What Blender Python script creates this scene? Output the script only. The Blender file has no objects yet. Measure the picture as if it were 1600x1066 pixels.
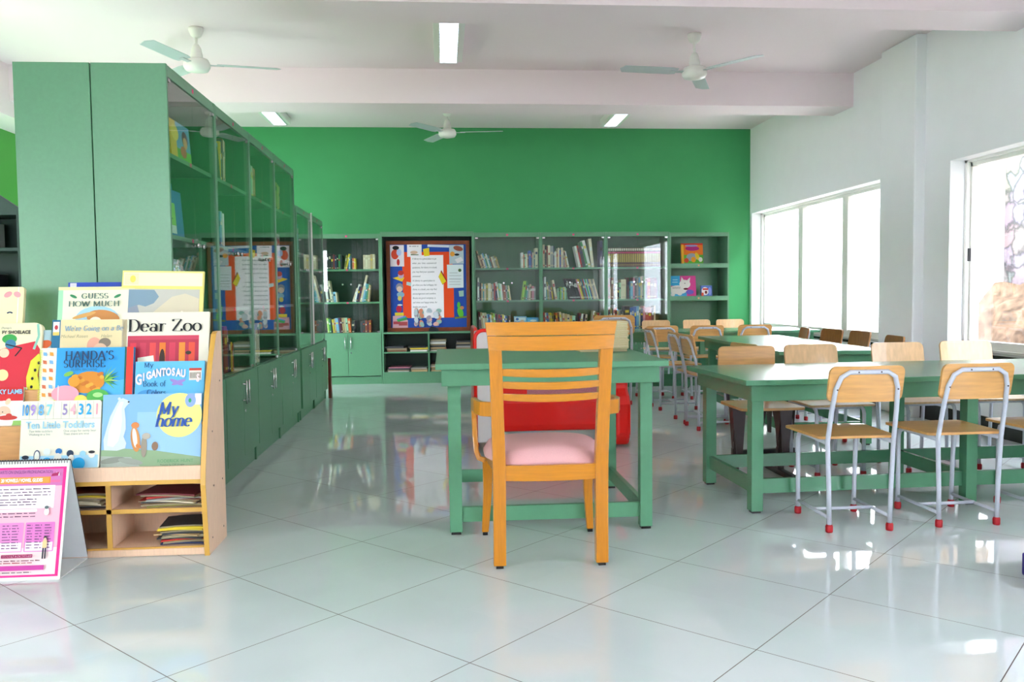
import bpy, bmesh, math, random
from mathutils import Vector, Matrix
random.seed(7)
R = math.radians
PI = math.pi
C = bpy.context.scene.collection

# ------------------------------------------------------------------ camera
cd = bpy.data.cameras.new('camera'); cam = bpy.data.objects.new('camera', cd); C.objects.link(cam)
_r = Vector((0.99678225, -0.07944854, -0.01063417)); _u = Vector((0.01488868, 0.05315163, 0.99847545)); _f = Vector((0.07876219, 0.99542093, -0.05416348))
M = Matrix(((_r.x, _u.x, -_f.x, 0), (_r.y, _u.y, -_f.y, 0), (_r.z, _u.z, -_f.z, 1.06), (0, 0, 0, 1)))
cam.matrix_world = M
cd.sensor_width = 36; cd.lens = 1338.6 / 1600 * 36; cd.clip_start = .05; cd.clip_end = 200
bpy.context.scene.camera = cam

# ------------------------------------------------------------------ light and exposure
w = bpy.data.worlds.new('sky'); bpy.context.scene.world = w; w.use_nodes = True
bg = w.node_tree.nodes['Background']; bg.inputs[0].default_value = (.91, .95, 1.05, 1); bg.inputs[1].default_value = 7.0
sl = bpy.data.lights.new('sun', 'SUN'); sl.energy = 2.5; sl.angle = R(2); sl.color = (1, .98, .95)
so = bpy.data.objects.new('sun', sl); C.objects.link(so); so.rotation_euler = (R(8), R(-34), 0)
vs = bpy.context.scene.view_settings
vs.view_transform = 'Standard'; vs.look = 'None'; vs.exposure = 1.55; vs.gamma = 1; vs.use_curve_mapping = False

# ------------------------------------------------------------------ materials
def lin(c):
    c /= 255.0
    return c / 12.92 if c <= .04045 else ((c + .055) / 1.055) ** 2.4
def rgb(t): return (lin(t[0]), lin(t[1]), lin(t[2]), 1)
MC = {}
def mat(name, col, rough=.5, spec=.5, metal=0, noise=0, scale=20, coat=0, stretch=(1, 1, 1), emit=0, bump=0):
    if name in MC: return MC[name]
    m = bpy.data.materials.new(name); m.use_nodes = True; nt = m.node_tree; b = nt.nodes['Principled BSDF']
    b.inputs['Base Color'].default_value = rgb(col); b.inputs['Roughness'].default_value = rough
    b.inputs['Specular IOR Level'].default_value = spec; b.inputs['Metallic'].default_value = metal; b.inputs['Coat Weight'].default_value = coat
    if noise or bump:
        tc = nt.nodes.new('ShaderNodeTexCoord'); mp = nt.nodes.new('ShaderNodeMapping'); mp.inputs['Scale'].default_value = stretch
        n = nt.nodes.new('ShaderNodeTexNoise'); n.inputs['Scale'].default_value = scale; n.inputs['Detail'].default_value = 5
        nt.links.new(tc.outputs['Object'], mp.inputs[0]); nt.links.new(mp.outputs[0], n.inputs['Vector'])
        if noise:
            cr = nt.nodes.new('ShaderNodeValToRGB'); c = rgb(col)
            cr.color_ramp.elements[0].position = .3; cr.color_ramp.elements[1].position = .7
            cr.color_ramp.elements[0].color = tuple(v * (1 - noise) for v in c[:3]) + (1,)
            cr.color_ramp.elements[1].color = tuple(min(1, v * (1 + noise)) for v in c[:3]) + (1,)
            nt.links.new(n.outputs[0], cr.inputs[0]); nt.links.new(cr.outputs[0], b.inputs['Base Color'])
        if bump:
            bp = nt.nodes.new('ShaderNodeBump'); bp.inputs['Strength'].default_value = bump; bp.inputs['Distance'].default_value = .002
            nt.links.new(n.outputs[0], bp.inputs['Height']); nt.links.new(bp.outputs[0], b.inputs['Normal'])
    if emit:
        b.inputs['Emission Color'].default_value = rgb(col); b.inputs['Emission Strength'].default_value = emit
    MC[name] = m; return m
def flat(hexs, rough=.55):
    n = 'paint_' + hexs
    if n in MC: return MC[n]
    return mat(n, (int(hexs[0:2], 16), int(hexs[2:4], 16), int(hexs[4:6], 16)), rough, .35)
def glass_mat(name, tint=(.96, 1, .98), refl=1.0):
    m = bpy.data.materials.new(name); m.use_nodes = True; nt = m.node_tree; nt.nodes.clear()
    o = nt.nodes.new('ShaderNodeOutputMaterial'); t = nt.nodes.new('ShaderNodeBsdfTransparent'); t.inputs[0].default_value = tint + (1,)
    g = nt.nodes.new('ShaderNodeBsdfGlossy'); g.inputs['Roughness'].default_value = 0.0
    g.inputs[0].default_value = (refl, refl, refl, 1)
    f = nt.nodes.new('ShaderNodeFresnel'); ge = nt.nodes.new('ShaderNodeNewGeometry'); iv = nt.nodes.new('ShaderNodeMix'); iv.data_type = 'FLOAT'
    iv.inputs[2].default_value = 1.45; iv.inputs[3].default_value = 1 / 1.45; nt.links.new(ge.outputs['Backfacing'], iv.inputs[0]); nt.links.new(iv.outputs[0], f.inputs[0])   # a thin pane reflects alike from both sides
    x = nt.nodes.new('ShaderNodeMixShader'); nt.links.new(f.outputs[0], x.inputs[0]); nt.links.new(t.outputs[0], x.inputs[1]); nt.links.new(g.outputs[0], x.inputs[2]); nt.links.new(x.outputs[0], o.inputs[0])
    return m
GLASS = glass_mat('clear_glass'); WGLASS = glass_mat('window_glass', (.98, .99, 1))
GREEN = mat('green_laminate', (92, 146, 110), .32, .5, noise=.035, scale=60)
GREENIN = mat('green_laminate_inside_shade', (46, 112, 70), .4, .4, noise=.03, scale=40)  # darker copy of the laminate, shade of the cabinet insides in its colour
GEDGE = mat('green_edge_banding', (78, 150, 92), .4, .4)
WALLG = mat('green_wall_paint', (72, 160, 100), .6, .25, noise=.02, scale=4)
WALLW = mat('white_wall_paint', (246, 247, 248), .7, .25, noise=.01, scale=5)
CEILM = mat('white_ceiling_paint', (246, 230, 234), .75, .2)
DARKG = mat('dark_green_shade', (26, 52, 44), .4)
DESK = mat('desk_green_paint', (94, 152, 116), .38, .4, noise=.03, scale=25)
TABLE = mat('table_green_paint', (80, 140, 104), .24, .55, noise=.03, scale=25)
HONEY = mat('honey_varnished_wood', (196, 124, 20), .3, .5, noise=.09, scale=9, stretch=(14, 14, .8), coat=.3)
HONEYH = mat('honey_varnished_wood_crosswise', (200, 128, 22), .3, .5, noise=.09, scale=9, stretch=(.8, 14, 14), coat=.3)
PLY = mat('plywood_oak', (214, 160, 92), .32, .5, noise=.13, scale=7, stretch=(1.0, 9, 9), coat=.3)
PLYV = mat('plywood_oak_upright', (206, 150, 82), .32, .5, noise=.15, scale=7, stretch=(9, 9, 1.0), coat=.3)
PLYP = mat('plywood_pale', (226, 184, 130), .35, .5, noise=.1, scale=6, stretch=(9, 9, 1.2), coat=.3)
TUBE = mat('grey_enamel_tube', (196, 200, 212), .3, .5)
REDCAP = mat('red_rubber_cap', (176, 16, 30), .5)
DARKM = mat('dark_brown_metal', (52, 34, 34), .35, .5)
PINK = mat('pink_fabric', (222, 170, 170), .85, .2, noise=.04, scale=300, bump=.3)
CHROME = mat('brushed_chrome', (215, 215, 215), .25, .5, 1)
BLACK = mat('black_plastic', (18, 18, 20), .4)
BIRCH = mat('beige_laminate', (232, 196, 166), .45, .35, noise=.05, scale=18, stretch=(8, 8, 1))
GOLD = mat('gold_edge_banding', (214, 164, 74), .4)
WARM = mat('warm_wood_panel', (214, 158, 100), .4, .4, noise=.08, scale=12, stretch=(1, 1, 8))
REDP = mat('red_plastic', (248, 16, 6), .3, .5, coat=.2)
WHITEP = mat('white_enamel', (238, 236, 230), .35)
PAPER = mat('paper_edges', (190, 178, 140), .8, .1, noise=.12, scale=60, stretch=(1, 1, 14))
FRAMEW = mat('cream_aluminium', (240, 238, 230), .4, .5)
WOODFR = mat('reddish_wood_frame', (130, 60, 28), .4, .4, noise=.15, scale=15)

# floor: square pale tiles on the diagonal, glossy, thin grout
def floor_mat():
    m = bpy.data.materials.new('pale_glossy_tiles'); m.use_nodes = True; nt = m.node_tree; b = nt.nodes['Principled BSDF']
    N = nt.nodes.new; L = nt.links.new
    tc = N('ShaderNodeTexCoord'); sp = N('ShaderNodeSeparateXYZ'); L(tc.outputs['Object'], sp.inputs[0])
    ga = .7884; s = .60048; ox, oy = .48307, 2.84629
    def axis(cx, cy):
        a = N('ShaderNodeMath'); a.operation = 'MULTIPLY'; L(sp.outputs[0], a.inputs[0]); a.inputs[1].default_value = cx / s
        c = N('ShaderNodeMath'); c.operation = 'MULTIPLY_ADD'; L(sp.outputs[1], c.inputs[0]); c.inputs[1].default_value = cy / s; L(a.outputs[0], c.inputs[2])
        d = N('ShaderNodeMath'); d.operation = 'SUBTRACT'; L(c.outputs[0], d.inputs[0]); d.inputs[1].default_value = (ox * cx + oy * cy) / s - 100.5
        f = N('ShaderNodeMath'); f.operation = 'FRACT'; L(d.outputs[0], f.inputs[0])
        g = N('ShaderNodeMath'); g.operation = 'SUBTRACT'; L(f.outputs[0], g.inputs[0]); g.inputs[1].default_value = .5
        h = N('ShaderNodeMath'); h.operation = 'ABSOLUTE'; L(g.outputs[0], h.inputs[0])
        fl = N('ShaderNodeMath'); fl.operation = 'FLOOR'; L(d.outputs[0], fl.inputs[0])
        return h, fl
    h1, f1 = axis(math.cos(ga), math.sin(ga)); h2, f2 = axis(-math.sin(ga), math.cos(ga))
    mn = N('ShaderNodeMath'); mn.operation = 'MINIMUM'; L(h1.outputs[0], mn.inputs[0]); L(h2.outputs[0], mn.inputs[1])
    lt = N('ShaderNodeMath'); lt.operation = 'LESS_THAN'; L(mn.outputs[0], lt.inputs[0]); lt.inputs[1].default_value = .0026
    cb = N('ShaderNodeCombineXYZ'); L(f1.outputs[0], cb.inputs[0]); L(f2.outputs[0], cb.inputs[1])
    wn = N('ShaderNodeTexWhiteNoise'); L(cb.outputs[0], wn.inputs[0])
    ns = N('ShaderNodeTexNoise'); ns.inputs['Scale'].default_value = 3; L(tc.outputs['Object'], ns.inputs[0])
    ad = N('ShaderNodeMath'); ad.operation = 'MULTIPLY_ADD'; L(wn.outputs[0], ad.inputs[0]); ad.inputs[1].default_value = .25; L(ns.outputs[0], ad.inputs[2])
    cr = N('ShaderNodeValToRGB'); cr.color_ramp.elements[0].color = rgb((198, 209, 209)); cr.color_ramp.elements[1].color = rgb((212, 222, 222)); L(ad.outputs[0], cr.inputs[0])
    mx = N('ShaderNodeMix'); mx.data_type = 'RGBA'; L(lt.outputs[0], mx.inputs[0]); L(cr.outputs[0], mx.inputs[6]); mx.inputs[7].default_value = rgb((96, 84, 80))
    L(mx.outputs[2], b.inputs['Base Color'])
    ro = N('ShaderNodeMath'); ro.operation = 'MULTIPLY_ADD'; L(lt.outputs[0], ro.inputs[0]); ro.inputs[1].default_value = .6; ro.inputs[2].default_value = .035
    L(ro.outputs[0], b.inputs['Roughness']); b.inputs['IOR'].default_value = 1.62
    return m

# ------------------------------------------------------------------ mesh helpers
class MB:
    def __init__(s): s.v = []; s.f = []; s.m = []; s.sm = []
    def add(s, vs, fs, mi=0, smooth=False):
        o = len(s.v); s.v += [tuple(v) for v in vs]; s.f += [tuple(i + o for i in f) for f in fs]; s.m += [mi] * len(fs); s.sm += [smooth] * len(fs); return s
    def box(s, x0, x1, y0, y1, z0, z1, mi=0, xf=None, bev=0):
        if bev:
            bm = bmesh.new(); bmesh.ops.create_cube(bm, size=1)
            for v in bm.verts: v.co = Vector(((x0 + x1) / 2 + v.co.x * (x1 - x0), (y0 + y1) / 2 + v.co.y * (y1 - y0), (z0 + z1) / 2 + v.co.z * (z1 - z0)))
            bmesh.ops.bevel(bm, geom=list(bm.edges), offset=bev, segments=2, affect='EDGES', profile=.6)
            bm.verts.index_update()
            vs = [v.co.copy() for v in bm.verts]; fs = [[v.index for v in f.verts] for f in bm.faces]; bm.free()
        else:
            vs = [(x, y, z) for x in (x0, x1) for y in (y0, y1) for z in (z0, z1)]
            fs = [(0, 1, 3, 2), (4, 6, 7, 5), (0, 4, 5, 1), (2, 3, 7, 6), (0, 2, 6, 4), (1, 5, 7, 3)]
        if xf: vs = [xf @ Vector(v) for v in vs]
        return s.add(vs, fs, mi)
    def prism(s, pts, axis, a, b, mi=0, xf=None, smooth=False):   # pts: 2D polygon in the other two axes (in order x,y,z minus axis)
        def mk(p, c):
            return {'x': (c, p[0], p[1]), 'y': (p[0], c, p[1]), 'z': (p[0], p[1], c)}[axis]
        n = len(pts); vs = [mk(p, a) for p in pts] + [mk(p, b) for p in pts]
        if xf: vs = [xf @ Vector(v) for v in vs]
        fs = [tuple(range(n)), tuple(range(2 * n - 1, n - 1, -1))]
        s.add(vs, fs, mi)
        o = len(s.v) - 2 * n
        for i in range(n):
            j = (i + 1) % n; s.f.append((o + i, o + n + i, o + n + j, o + j)); s.m.append(mi); s.sm.append(smooth)
        return s
    def tube(s, pts, r, mi=0, n=10, cap=True, rs=None):
        pts = [Vector(p) for p in pts]; rings = []; k = len(pts); prev = None; base = len(s.v)
        for i, p in enumerate(pts):
            t = (pts[min(i + 1, k - 1)] - pts[max(i - 1, 0)]).normalized()
            if prev is None:
                a = Vector((0, 0, 1)) if abs(t.z) < .9 else Vector((1, 0, 0)); nrm = t.cross(a).normalized()
            else:
                nrm = (prev - t * prev.dot(t)).normalized()
            prev = nrm; bn = t.cross(nrm); rr = rs[i] if rs else r
            for j in range(n):
                a = 2 * PI * j / n; s.v.append(tuple(p + (nrm * math.cos(a) + bn * math.sin(a)) * rr))
        for i in range(k - 1):
            for j in range(n):
                a = base + i * n + j; b = base + i * n + (j + 1) % n
                s.f.append((a, b, b + n, a + n)); s.m.append(mi); s.sm.append(True)
        if cap:
            s.f.append(tuple(base + j for j in reversed(range(n)))); s.m.append(mi); s.sm.append(False)
            s.f.append(tuple(base + (k - 1) * n + j for j in range(n))); s.m.append(mi); s.sm.append(False)
        return s
    def lathe(s, prof, c=(0, 0, 0), mi=0, n=28):
        base = len(s.v); k = len(prof)
        for (r, z) in prof:
            for j in range(n):
                a = 2 * PI * j / n; s.v.append((c[0] + max(r, 1e-4) * math.cos(a), c[1] + max(r, 1e-4) * math.sin(a), c[2] + z))
        for i in range(k - 1):
            for j in range(n):
                a = base + i * n + j; b = base + i * n + (j + 1) % n
                s.f.append((a, b, b + n, a + n)); s.m.append(mi); s.sm.append(True)
        s.f.append(tuple(base + j for j in range(n))); s.m.append(mi); s.sm.append(False)
        s.f.append(tuple(base + (k - 1) * n + j for j in range(n))); s.m.append(mi); s.sm.append(False)
        return s
    def build(s, name, mats, parent=None, bevel=0, subsurf=0):
        me = bpy.data.meshes.new(name); me.from_pydata(s.v, [], s.f)
        for m in (mats if isinstance(mats, (list, tuple)) else [mats]): me.materials.append(m)
        for p, mi, sm in zip(me.polygons, s.m, s.sm): p.material_index = mi; p.use_smooth = sm
        bm = bmesh.new(); bm.from_mesh(me); bmesh.ops.recalc_face_normals(bm, faces=bm.faces); bm.to_mesh(me); bm.free()
        o = bpy.data.objects.new(name, me); C.objects.link(o); o.parent = parent
        if bevel:
            b = o.modifiers.new('bevel', 'BEVEL'); b.width = bevel; b.segments = 2; b.limit_method = 'ANGLE'
        if subsurf:
            b = o.modifiers.new('sub', 'SUBSURF'); b.levels = subsurf; b.render_levels = subsurf
        return o

def box(*a, **k): return MB().box(*a, **k)
def tag(o, label=None, cat=None, group=None, kind=None):
    if label: o['label'] = label
    if cat: o['category'] = cat
    if group: o['group'] = group
    if kind: o['kind'] = kind
    return o
def thing(name, label, cat, loc=(0, 0, 0), rz=0, group=None):
    o = bpy.data.objects.new(name, None); C.objects.link(o); o.location = loc; o.rotation_euler = (0, 0, rz); o.empty_display_size = .1
    return tag(o, label, cat, group)
def struct(o): o['kind'] = 'structure'; return o
def kids(o): return [c for c in bpy.data.objects if c.parent == o]
def dup(root, loc, rz=0, label=None, group=None, scale=None, cat=None):
    r = root.copy(); C.objects.link(r); r.location = loc; r.rotation_euler = (0, 0, rz)
    if label: r['label'] = label
    if group: r['group'] = group
    if cat: r['category'] = cat
    if scale: r.scale = (scale,) * 3
    for ch in kids(root):
        c = ch.copy(); C.objects.link(c); c.parent = r
        for g in kids(ch):
            d = g.copy(); C.objects.link(d); d.parent = c
    return r
def arc(cx, cz, r, a0, a1, n=8): return [(cx + r * math.cos(R(a0 + (a1 - a0) * i / n)), cz + r * math.sin(R(a0 + (a1 - a0) * i / n))) for i in range(n + 1)]
def rrect(x0, x1, z0, z1, r, n=5):
    return arc(x1 - r, z1 - r, r, 0, 90, n) + arc(x0 + r, z1 - r, r, 90, 180, n) + arc(x0 + r, z0 + r, r, 180, 270, n) + arc(x1 - r, z0 + r, r, 270, 360, n)

# ------------------------------------------------------------------ flat artwork and lettering, built on the front (-y) face of things
class Art:
    """shapes lying just in front of plane y=y0 of the parent; each shape one small step nearer than the last"""
    def __init__(s, y0=0, step=.00025): s.b = MB(); s.mats = []; s.off = (0, 0); s.y = y0 - .0005; s.step = step
    def mi(s, c):
        m = flat(c)
        if m not in s.mats: s.mats.append(m)
        return s.mats.index(m)
    def poly(s, pts, c):
        dx, dz = s.off
        s.b.add([(p[0] + dx, s.y, p[1] + dz) for p in pts], [tuple(range(len(pts)))], s.mi(c)); s.y -= s.step; return s
    def rect(s, x0, z0, x1, z1, c): return s.poly([(x0, z0), (x1, z0), (x1, z1), (x0, z1)], c)
    def rr(s, x0, z0, x1, z1, r, c): return s.poly(rrect(x0, x1, z0, z1, r), c)
    def ell(s, cx, cz, rx, rz, c, rot=0, n=20):
        a = R(rot); return s.poly([(cx + rx * math.cos(t) * math.cos(a) - rz * math.sin(t) * math.sin(a), cz + rx * math.cos(t) * math.sin(a) + rz * math.sin(t) * math.cos(a)) for t in [2 * PI * i / n for i in range(n)]], c)
    def line(s, pts, w, c):
        for a, b in zip(pts[:-1], pts[1:]):
            d = math.hypot(b[0] - a[0], b[1] - a[1]) or 1e-6; nx, nz = -(b[1] - a[1]) / d * w / 2, (b[0] - a[0]) / d * w / 2
            s.b.add([(a[0] + nx, s.y, a[1] + nz), (a[0] - nx, s.y, a[1] - nz), (b[0] - nx, s.y, b[1] - nz), (b[0] + nx, s.y, b[1] + nz)], [(0, 1, 2, 3)], s.mi(c))
        s.y -= s.step; return s
    def scribble(s, x0, x1, z, w, c, seed=0):     # a line of tiny handwriting / print too small to read
        rd = random.Random(seed); x = x0
        while x < x1:
            L = rd.uniform(.6, 2.0) * w * 5; e = min(x + L, x1)
            s.b.add([(x, s.y, z), (e, s.y, z), (e, s.y, z + w), (x, s.y, z + w * rd.uniform(.8, 1.5))], [(0, 1, 2, 3)], s.mi(c)); x = e + w * 1.6
        s.y -= s.step; return s
    def build(s, name, parent): return s.b.build(name, s.mats, parent)

def text(parent, name, body, x, z, size, c, y=-.003, shear=0, bold=0, align='LEFT', sx=1.0, label=None):
    cu = bpy.data.curves.new(name, 'FONT'); cu.body = body; cu.size = size; cu.shear = shear; cu.offset = bold; cu.align_x = align; cu.resolution_u = 3; cu.space_character = 1.0
    t = bpy.data.objects.new(name, cu); C.objects.link(t); bpy.context.view_layer.update()
    me = bpy.data.meshes.new_from_object(t.evaluated_get(bpy.context.evaluated_depsgraph_get())); bpy.data.objects.remove(t); bpy.data.curves.remove(cu)
    me.transform(Matrix.Translation((x, y, z)) @ Matrix.Rotation(PI / 2, 4, 'X') @ Matrix.Diagonal((sx, 1, 1, 1))); me.materials.clear(); me.materials.append(flat(c))
    o = bpy.data.objects.new(name, me); C.objects.link(o); o.parent = parent
    return o

# serif lettering: skeleton strokes inked by a pen that is thick on uprights and thin on level strokes
def _A(cx, cy, rx, ry, a0, a1, n=18): return [(cx + rx * math.cos(R(a0 + (a1 - a0) * i / n)), cy + ry * math.sin(R(a0 + (a1 - a0) * i / n))) for i in range(n + 1)]
G = {
 'D': (.60, [[(.12, 0), (.12, .68)], [(.12, .68), (.26, .68)] + _A(.26, .34, .28, .34, 90, -90) + [(.12, 0)]], [(.12, 0), (.12, .68)]),
 'Z': (.54, [[(.06, .56), (.07, .67), (.46, .67), (.05, .01), (.47, .01), (.49, .14)]], []),
 'G': (.62, [_A(.32, .34, .26, .34, 40, 315), [(.5, .1), (.5, .3)]], [(.5, .3)]),
 'U': (.62, [[(.13, .68), (.13, .2)] + _A(.31, .2, .18, .2, 180, 360) + [(.49, .68)]], [(.13, .68), (.49, .68)]),
 'E': (.54, [[(.12, 0), (.12, .68)], [(.12, .67), (.46, .67), (.46, .57)], [(.12, .35), (.36, .35)], [(.12, .01), (.47, .01), (.48, .13)]], [(.12, 0), (.12, .68)]),
 'S': (.48, [_A(.24, .51, .16, .17, 30, 230, 12) + _A(.24, .17, .17, .17, 60, -150, 14)], []),
 'H': (.66, [[(.13, 0), (.13, .68)], [(.53, 0), (.53, .68)], [(.13, .35), (.53, .35)]], [(.13, 0), (.13, .68), (.53, 0), (.53, .68)]),
 'O': (.66, [_A(.33, .34, .27, .34, 90, 450, 28)], []),
 'W': (.86, [[(.06, .68), (.25, .0), (.43, .62), (.61, 0), (.8, .68)]], [(.06, .68), (.43, .64), (.8, .68)]),
 'M': (.78, [[(.12, 0), (.12, .68), (.38, .04), (.64, .68), (.64, 0)]], [(.12, 0), (.64, 0)]),
 'C': (.60, [_A(.33, .34, .26, .34, 45, 315)], []),
 'N': (.66, [[(.12, 0), (.12, .66), (.54, .02), (.54, .68)]], [(.12, 0), (.54, .68), (.1, .68)]),
 'A': (.62, [[(.06, 0), (.31, .68), (.56, 0)], [(.15, .22), (.47, .22)]], [(.06, 0), (.56, 0)]),
 'P': (.52, [[(.12, 0), (.12, .68)], [(.12, .67), (.26, .67)] + _A(.26, .5, .18, .17, 90, -90) + [(.12, .33)]], [(.12, 0)]),
 'R': (.58, [[(.12, 0), (.12, .68)], [(.12, .67), (.26, .67)] + _A(.26, .51, .17, .16, 90, -90) + [(.12, .35)], [(.28, .35), (.5, 0)]], [(.12, 0), (.5, 0)]),
 'I': (.28, [[(.14, 0), (.14, .68)]], [(.14, 0), (.14, .68)]),
 'B': (.54, [[(.12, 0), (.12, .68)], [(.12, .67), (.26, .67)] + _A(.26, .52, .15, .15, 90, -90) + _A(.27, .18, .18, .18, 90, -90) + [(.12, 0)]], []),
 "'": (.18, [[(.1, .68), (.08, .52)]], []),
 ' ': (.28, [], []),
 'a': (.44, [_A(.19, .12, .13, .12, 0, 360, 20), [(.34, 0), (.34, .3)] + _A(.2, .3, .14, .14, 0, 150, 8)], []),
 'b': (.50, [[(.1, .68), (.1, 0)], _A(.27, .22, .17, .22, 160, -160, 20)], [(.06, .68)]),
 'c': (.42, [_A(.23, .22, .17, .22, 45, 315, 20)], []),
 'e': (.44, [[(.06, .24), (.38, .24)] + _A(.22, .22, .17, .22, 5, 315, 22)], []),
 'f': (.30, [_A(.25, .56, .12, .13, 60, 180, 8) + [(.13, 0)], [(.03, .43), (.26, .43)]], [(.13, 0)]),
 'g': (.46, [_A(.21, .28, .14, .16, 0, 360, 20), _A(.21, -.06, .17, .1, 0, 360, 18), [(.33, .4), (.43, .43)]], []),
 'h': (.50, [[(.1, .68), (.1, 0)], _A(.26, .28, .15, .16, 170, 0, 10) + [(.41, 0)]], [(.1, 0), (.41, 0)]),
 'i': (.24, [[(.12, .43), (.12, 0)], [(.1, .58), (.14, .63)]], [(.12, 0)]),
 'k': (.48, [[(.1, .68), (.1, 0)], [(.38, .43), (.12, .2)], [(.18, .25), (.42, 0)]], [(.1, 0), (.42, 0)]),
 'l': (.24, [[(.12, .68), (.12, 0)]], [(.12, 0)]),
 'm': (.74, [[(.1, .43), (.1, 0)], _A(.24, .28, .13, .16, 170, 0, 10) + [(.37, 0)], _A(.51, .28, .13, .16, 170, 0, 10) + [(.64, 0)]], [(.1, 0), (.37, 0), (.64, 0)]),
 'n': (.50, [[(.1, .43), (.1, 0)], _A(.26, .28, .15, .16, 170, 0, 10) + [(.41, 0)]], [(.1, 0), (.41, 0)]),
 'o': (.46, [_A(.23, .22, .18, .22, 90, 450, 26)], []),
 'r': (.36, [[(.12, .43), (.12, 0)], _A(.27, .28, .14, .15, 170, 50, 8)], [(.12, 0), (.07, .43)]),
 's': (.38, [_A(.2, .33, .11, .11, 30, 230, 10) + _A(.2, .11, .13, .11, 60, -150, 12)], []),
 't': (.32, [[(.14, .58), (.14, .1)] + _A(.22, .1, .08, .1, 180, 290, 6), [(.03, .43), (.27, .43)]], []),
 'y': (.48, [[(.08, .43), (.25, .02)], [(.42, .43), (.2, -.14), (.08, -.18)]], [(.08, .43), (.42, .43)]),
}
def serif(parent, name, body, x, z, size, c, y=-.003, thick=.085, thin=.02, shear=0, sx=1.0):
    b = MB(); px = 0
    for ch in body:
        if ch not in G: px += .3; continue
        adv, strokes, sf = G[ch]
        for st in strokes:
            L = []; Rr = []
            for i, p in enumerate(st):
                q0 = st[max(i - 1, 0)]; q1 = st[min(i + 1, len(st) - 1)]; dx, dz = q1[0] - q0[0], q1[1] - q0[1]; d = math.hypot(dx, dz) or 1e-6; dx /= d; dz /= d
                h = (thin + (thick - thin) * abs(dz) ** 1.6) / 2; L.append((p[0] - dz * h, p[1] + dx * h)); Rr.append((p[0] + dz * h, p[1] - dx * h))
            for i in range(len(st) - 1):
                sg = [(st[i], st[i + 1])]
                dx, dz = st[i + 1][0] - st[i][0], st[i + 1][1] - st[i][1]; d = math.hypot(dx, dz)
                if len(st) <= 6 or d > .1:   # straight segment: own thickness, square ends
                    dx /= d; dz /= d; h = (thin + (thick - thin) * abs(dz) ** 1.6) / 2; a, e = st[i], st[i + 1]
                    q = [(a[0] - dz * h, a[1] + dx * h), (a[0] + dz * h, a[1] - dx * h), (e[0] + dz * h, e[1] - dx * h), (e[0] - dz * h, e[1] + dx * h)]
                else: q = [L[i], Rr[i], Rr[i + 1], L[i + 1]]
                b.add([(x + (px + u + shear * v) * size * sx, y - .00004 * (i % 2), z + v * size) for u, v in q], [(0, 1, 2, 3)])
        for (u, v) in sf:
            b.add([(x + (px + uu + shear * vv) * size * sx, y - .0001, z + vv * size) for uu, vv in ((u - .085, v - .012), (u + .085, v - .012), (u + .085, v + .014), (u - .085, v + .014))], [(0, 1, 2, 3)])
        px += adv
    return b.build(name, flat(c), parent)

# ================================================================== THE ROOM
XL, XR, YB, YR, ZC = -4.18, 3.95, 10.83, -2.6, 3.145
fb = MB(); fb.box(XL - .2, XR + .25, YR - .2, YB + .2, -.12, 0); struct(fb.build('floor', floor_mat()))
struct(box(XL - .2, XR + .25, YR - .2, YB + .2, ZC, ZC + .2).build('ceiling', CEILM))
struct(box(XL - .2, XR + .25, YB, YB + .2, 0, ZC).build('wall_back', WALLG))
# right wall with three window openings (far, near, beside the camera)
OPEN = [(7.45, 10.76), (3.1, 6.445), (-1.6, 1.5)]
z0w, z1w = .585, 2.065
b = MB(); ys = [YR]
b.box(XR, XR + .25, YR, YB, 0, z0w); b.box(XR, XR + .25, YR, YB, z1w, ZC)
e = YB
for (a, c_) in OPEN: b.box(XR, XR + .25, c_, e, z0w, z1w); e = a
b.box(XR, XR + .25, YR, e, z0w, z1w)
struct(b.build('wall_right', WALLW))
# left wall; openings out of view, added and sized for fill light
b = MB(); b.box(XL - .2, XL, YR, YB, 0, .7); b.box(XL - .2, XL, YR, 4.2, 2.1, 2.69); b.box(XL - .2, XL, 4.2, 7.2, 2.6, 2.69); b.box(XL - .2, XL, 7.2, YB, 1.95, 2.69); b.box(XL - .2, XL, 10.2, YB, .7, 1.95); b.box(XL - .2, XL, 7.2, 7.9, .7, 1.95); b.box(XL - .2, XL, .4, 4.2, .7, 2.1); b.box(XL - .2, XL, YR, -1.8, .7, 2.3)
struct(b.build('wall_left', mat('leaf_green_wall_paint', (96, 172, 84), .6, .25)))
struct(box(XL - .2, -3.82, YR, YB, 2.69, ZC).build('trim_1', CEILM))
# rear wall, out of view, its opening added and sized for frontal light
b = MB(); b.box(XL, XR, YR - .2, YR, 2.3, ZC); b.box(XL, XR, YR - .2, YR, 0, 1.2); b.box(-1.7, XR, YR - .2, YR, 1.2, 2.3); b.box(XL, -3.6, YR - .2, YR, 1.2, 2.3)
for x in (-3.0, -2.35): b.box(x, x + .08, YR - .12, YR - .04, 1.2, 2.3)
struct(b.build('wall_rear', WALLW))
# cross beams
struct(box(-3.82, XR, 8.05, 8.48, 2.83, ZC).build('trim_2', CEILM))
struct(box(-3.82, XR, 5.30, 5.70, 2.83, ZC).build('trim_3', CEILM))
struct(box(-3.82, XR, 2.5, 2.9, 2.83, ZC).build('trim_4', CEILM))
struct(box(XR - .09, XR + .01, 6.80, 7.36, 0, ZC, bev=.012).build('trim_5', WALLW))
struct(box(XR - .012, XR, YR, YB, 0.0, .13).build('baseboard_right', mat('black_skirting', (20, 20, 22), .35)))
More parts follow.
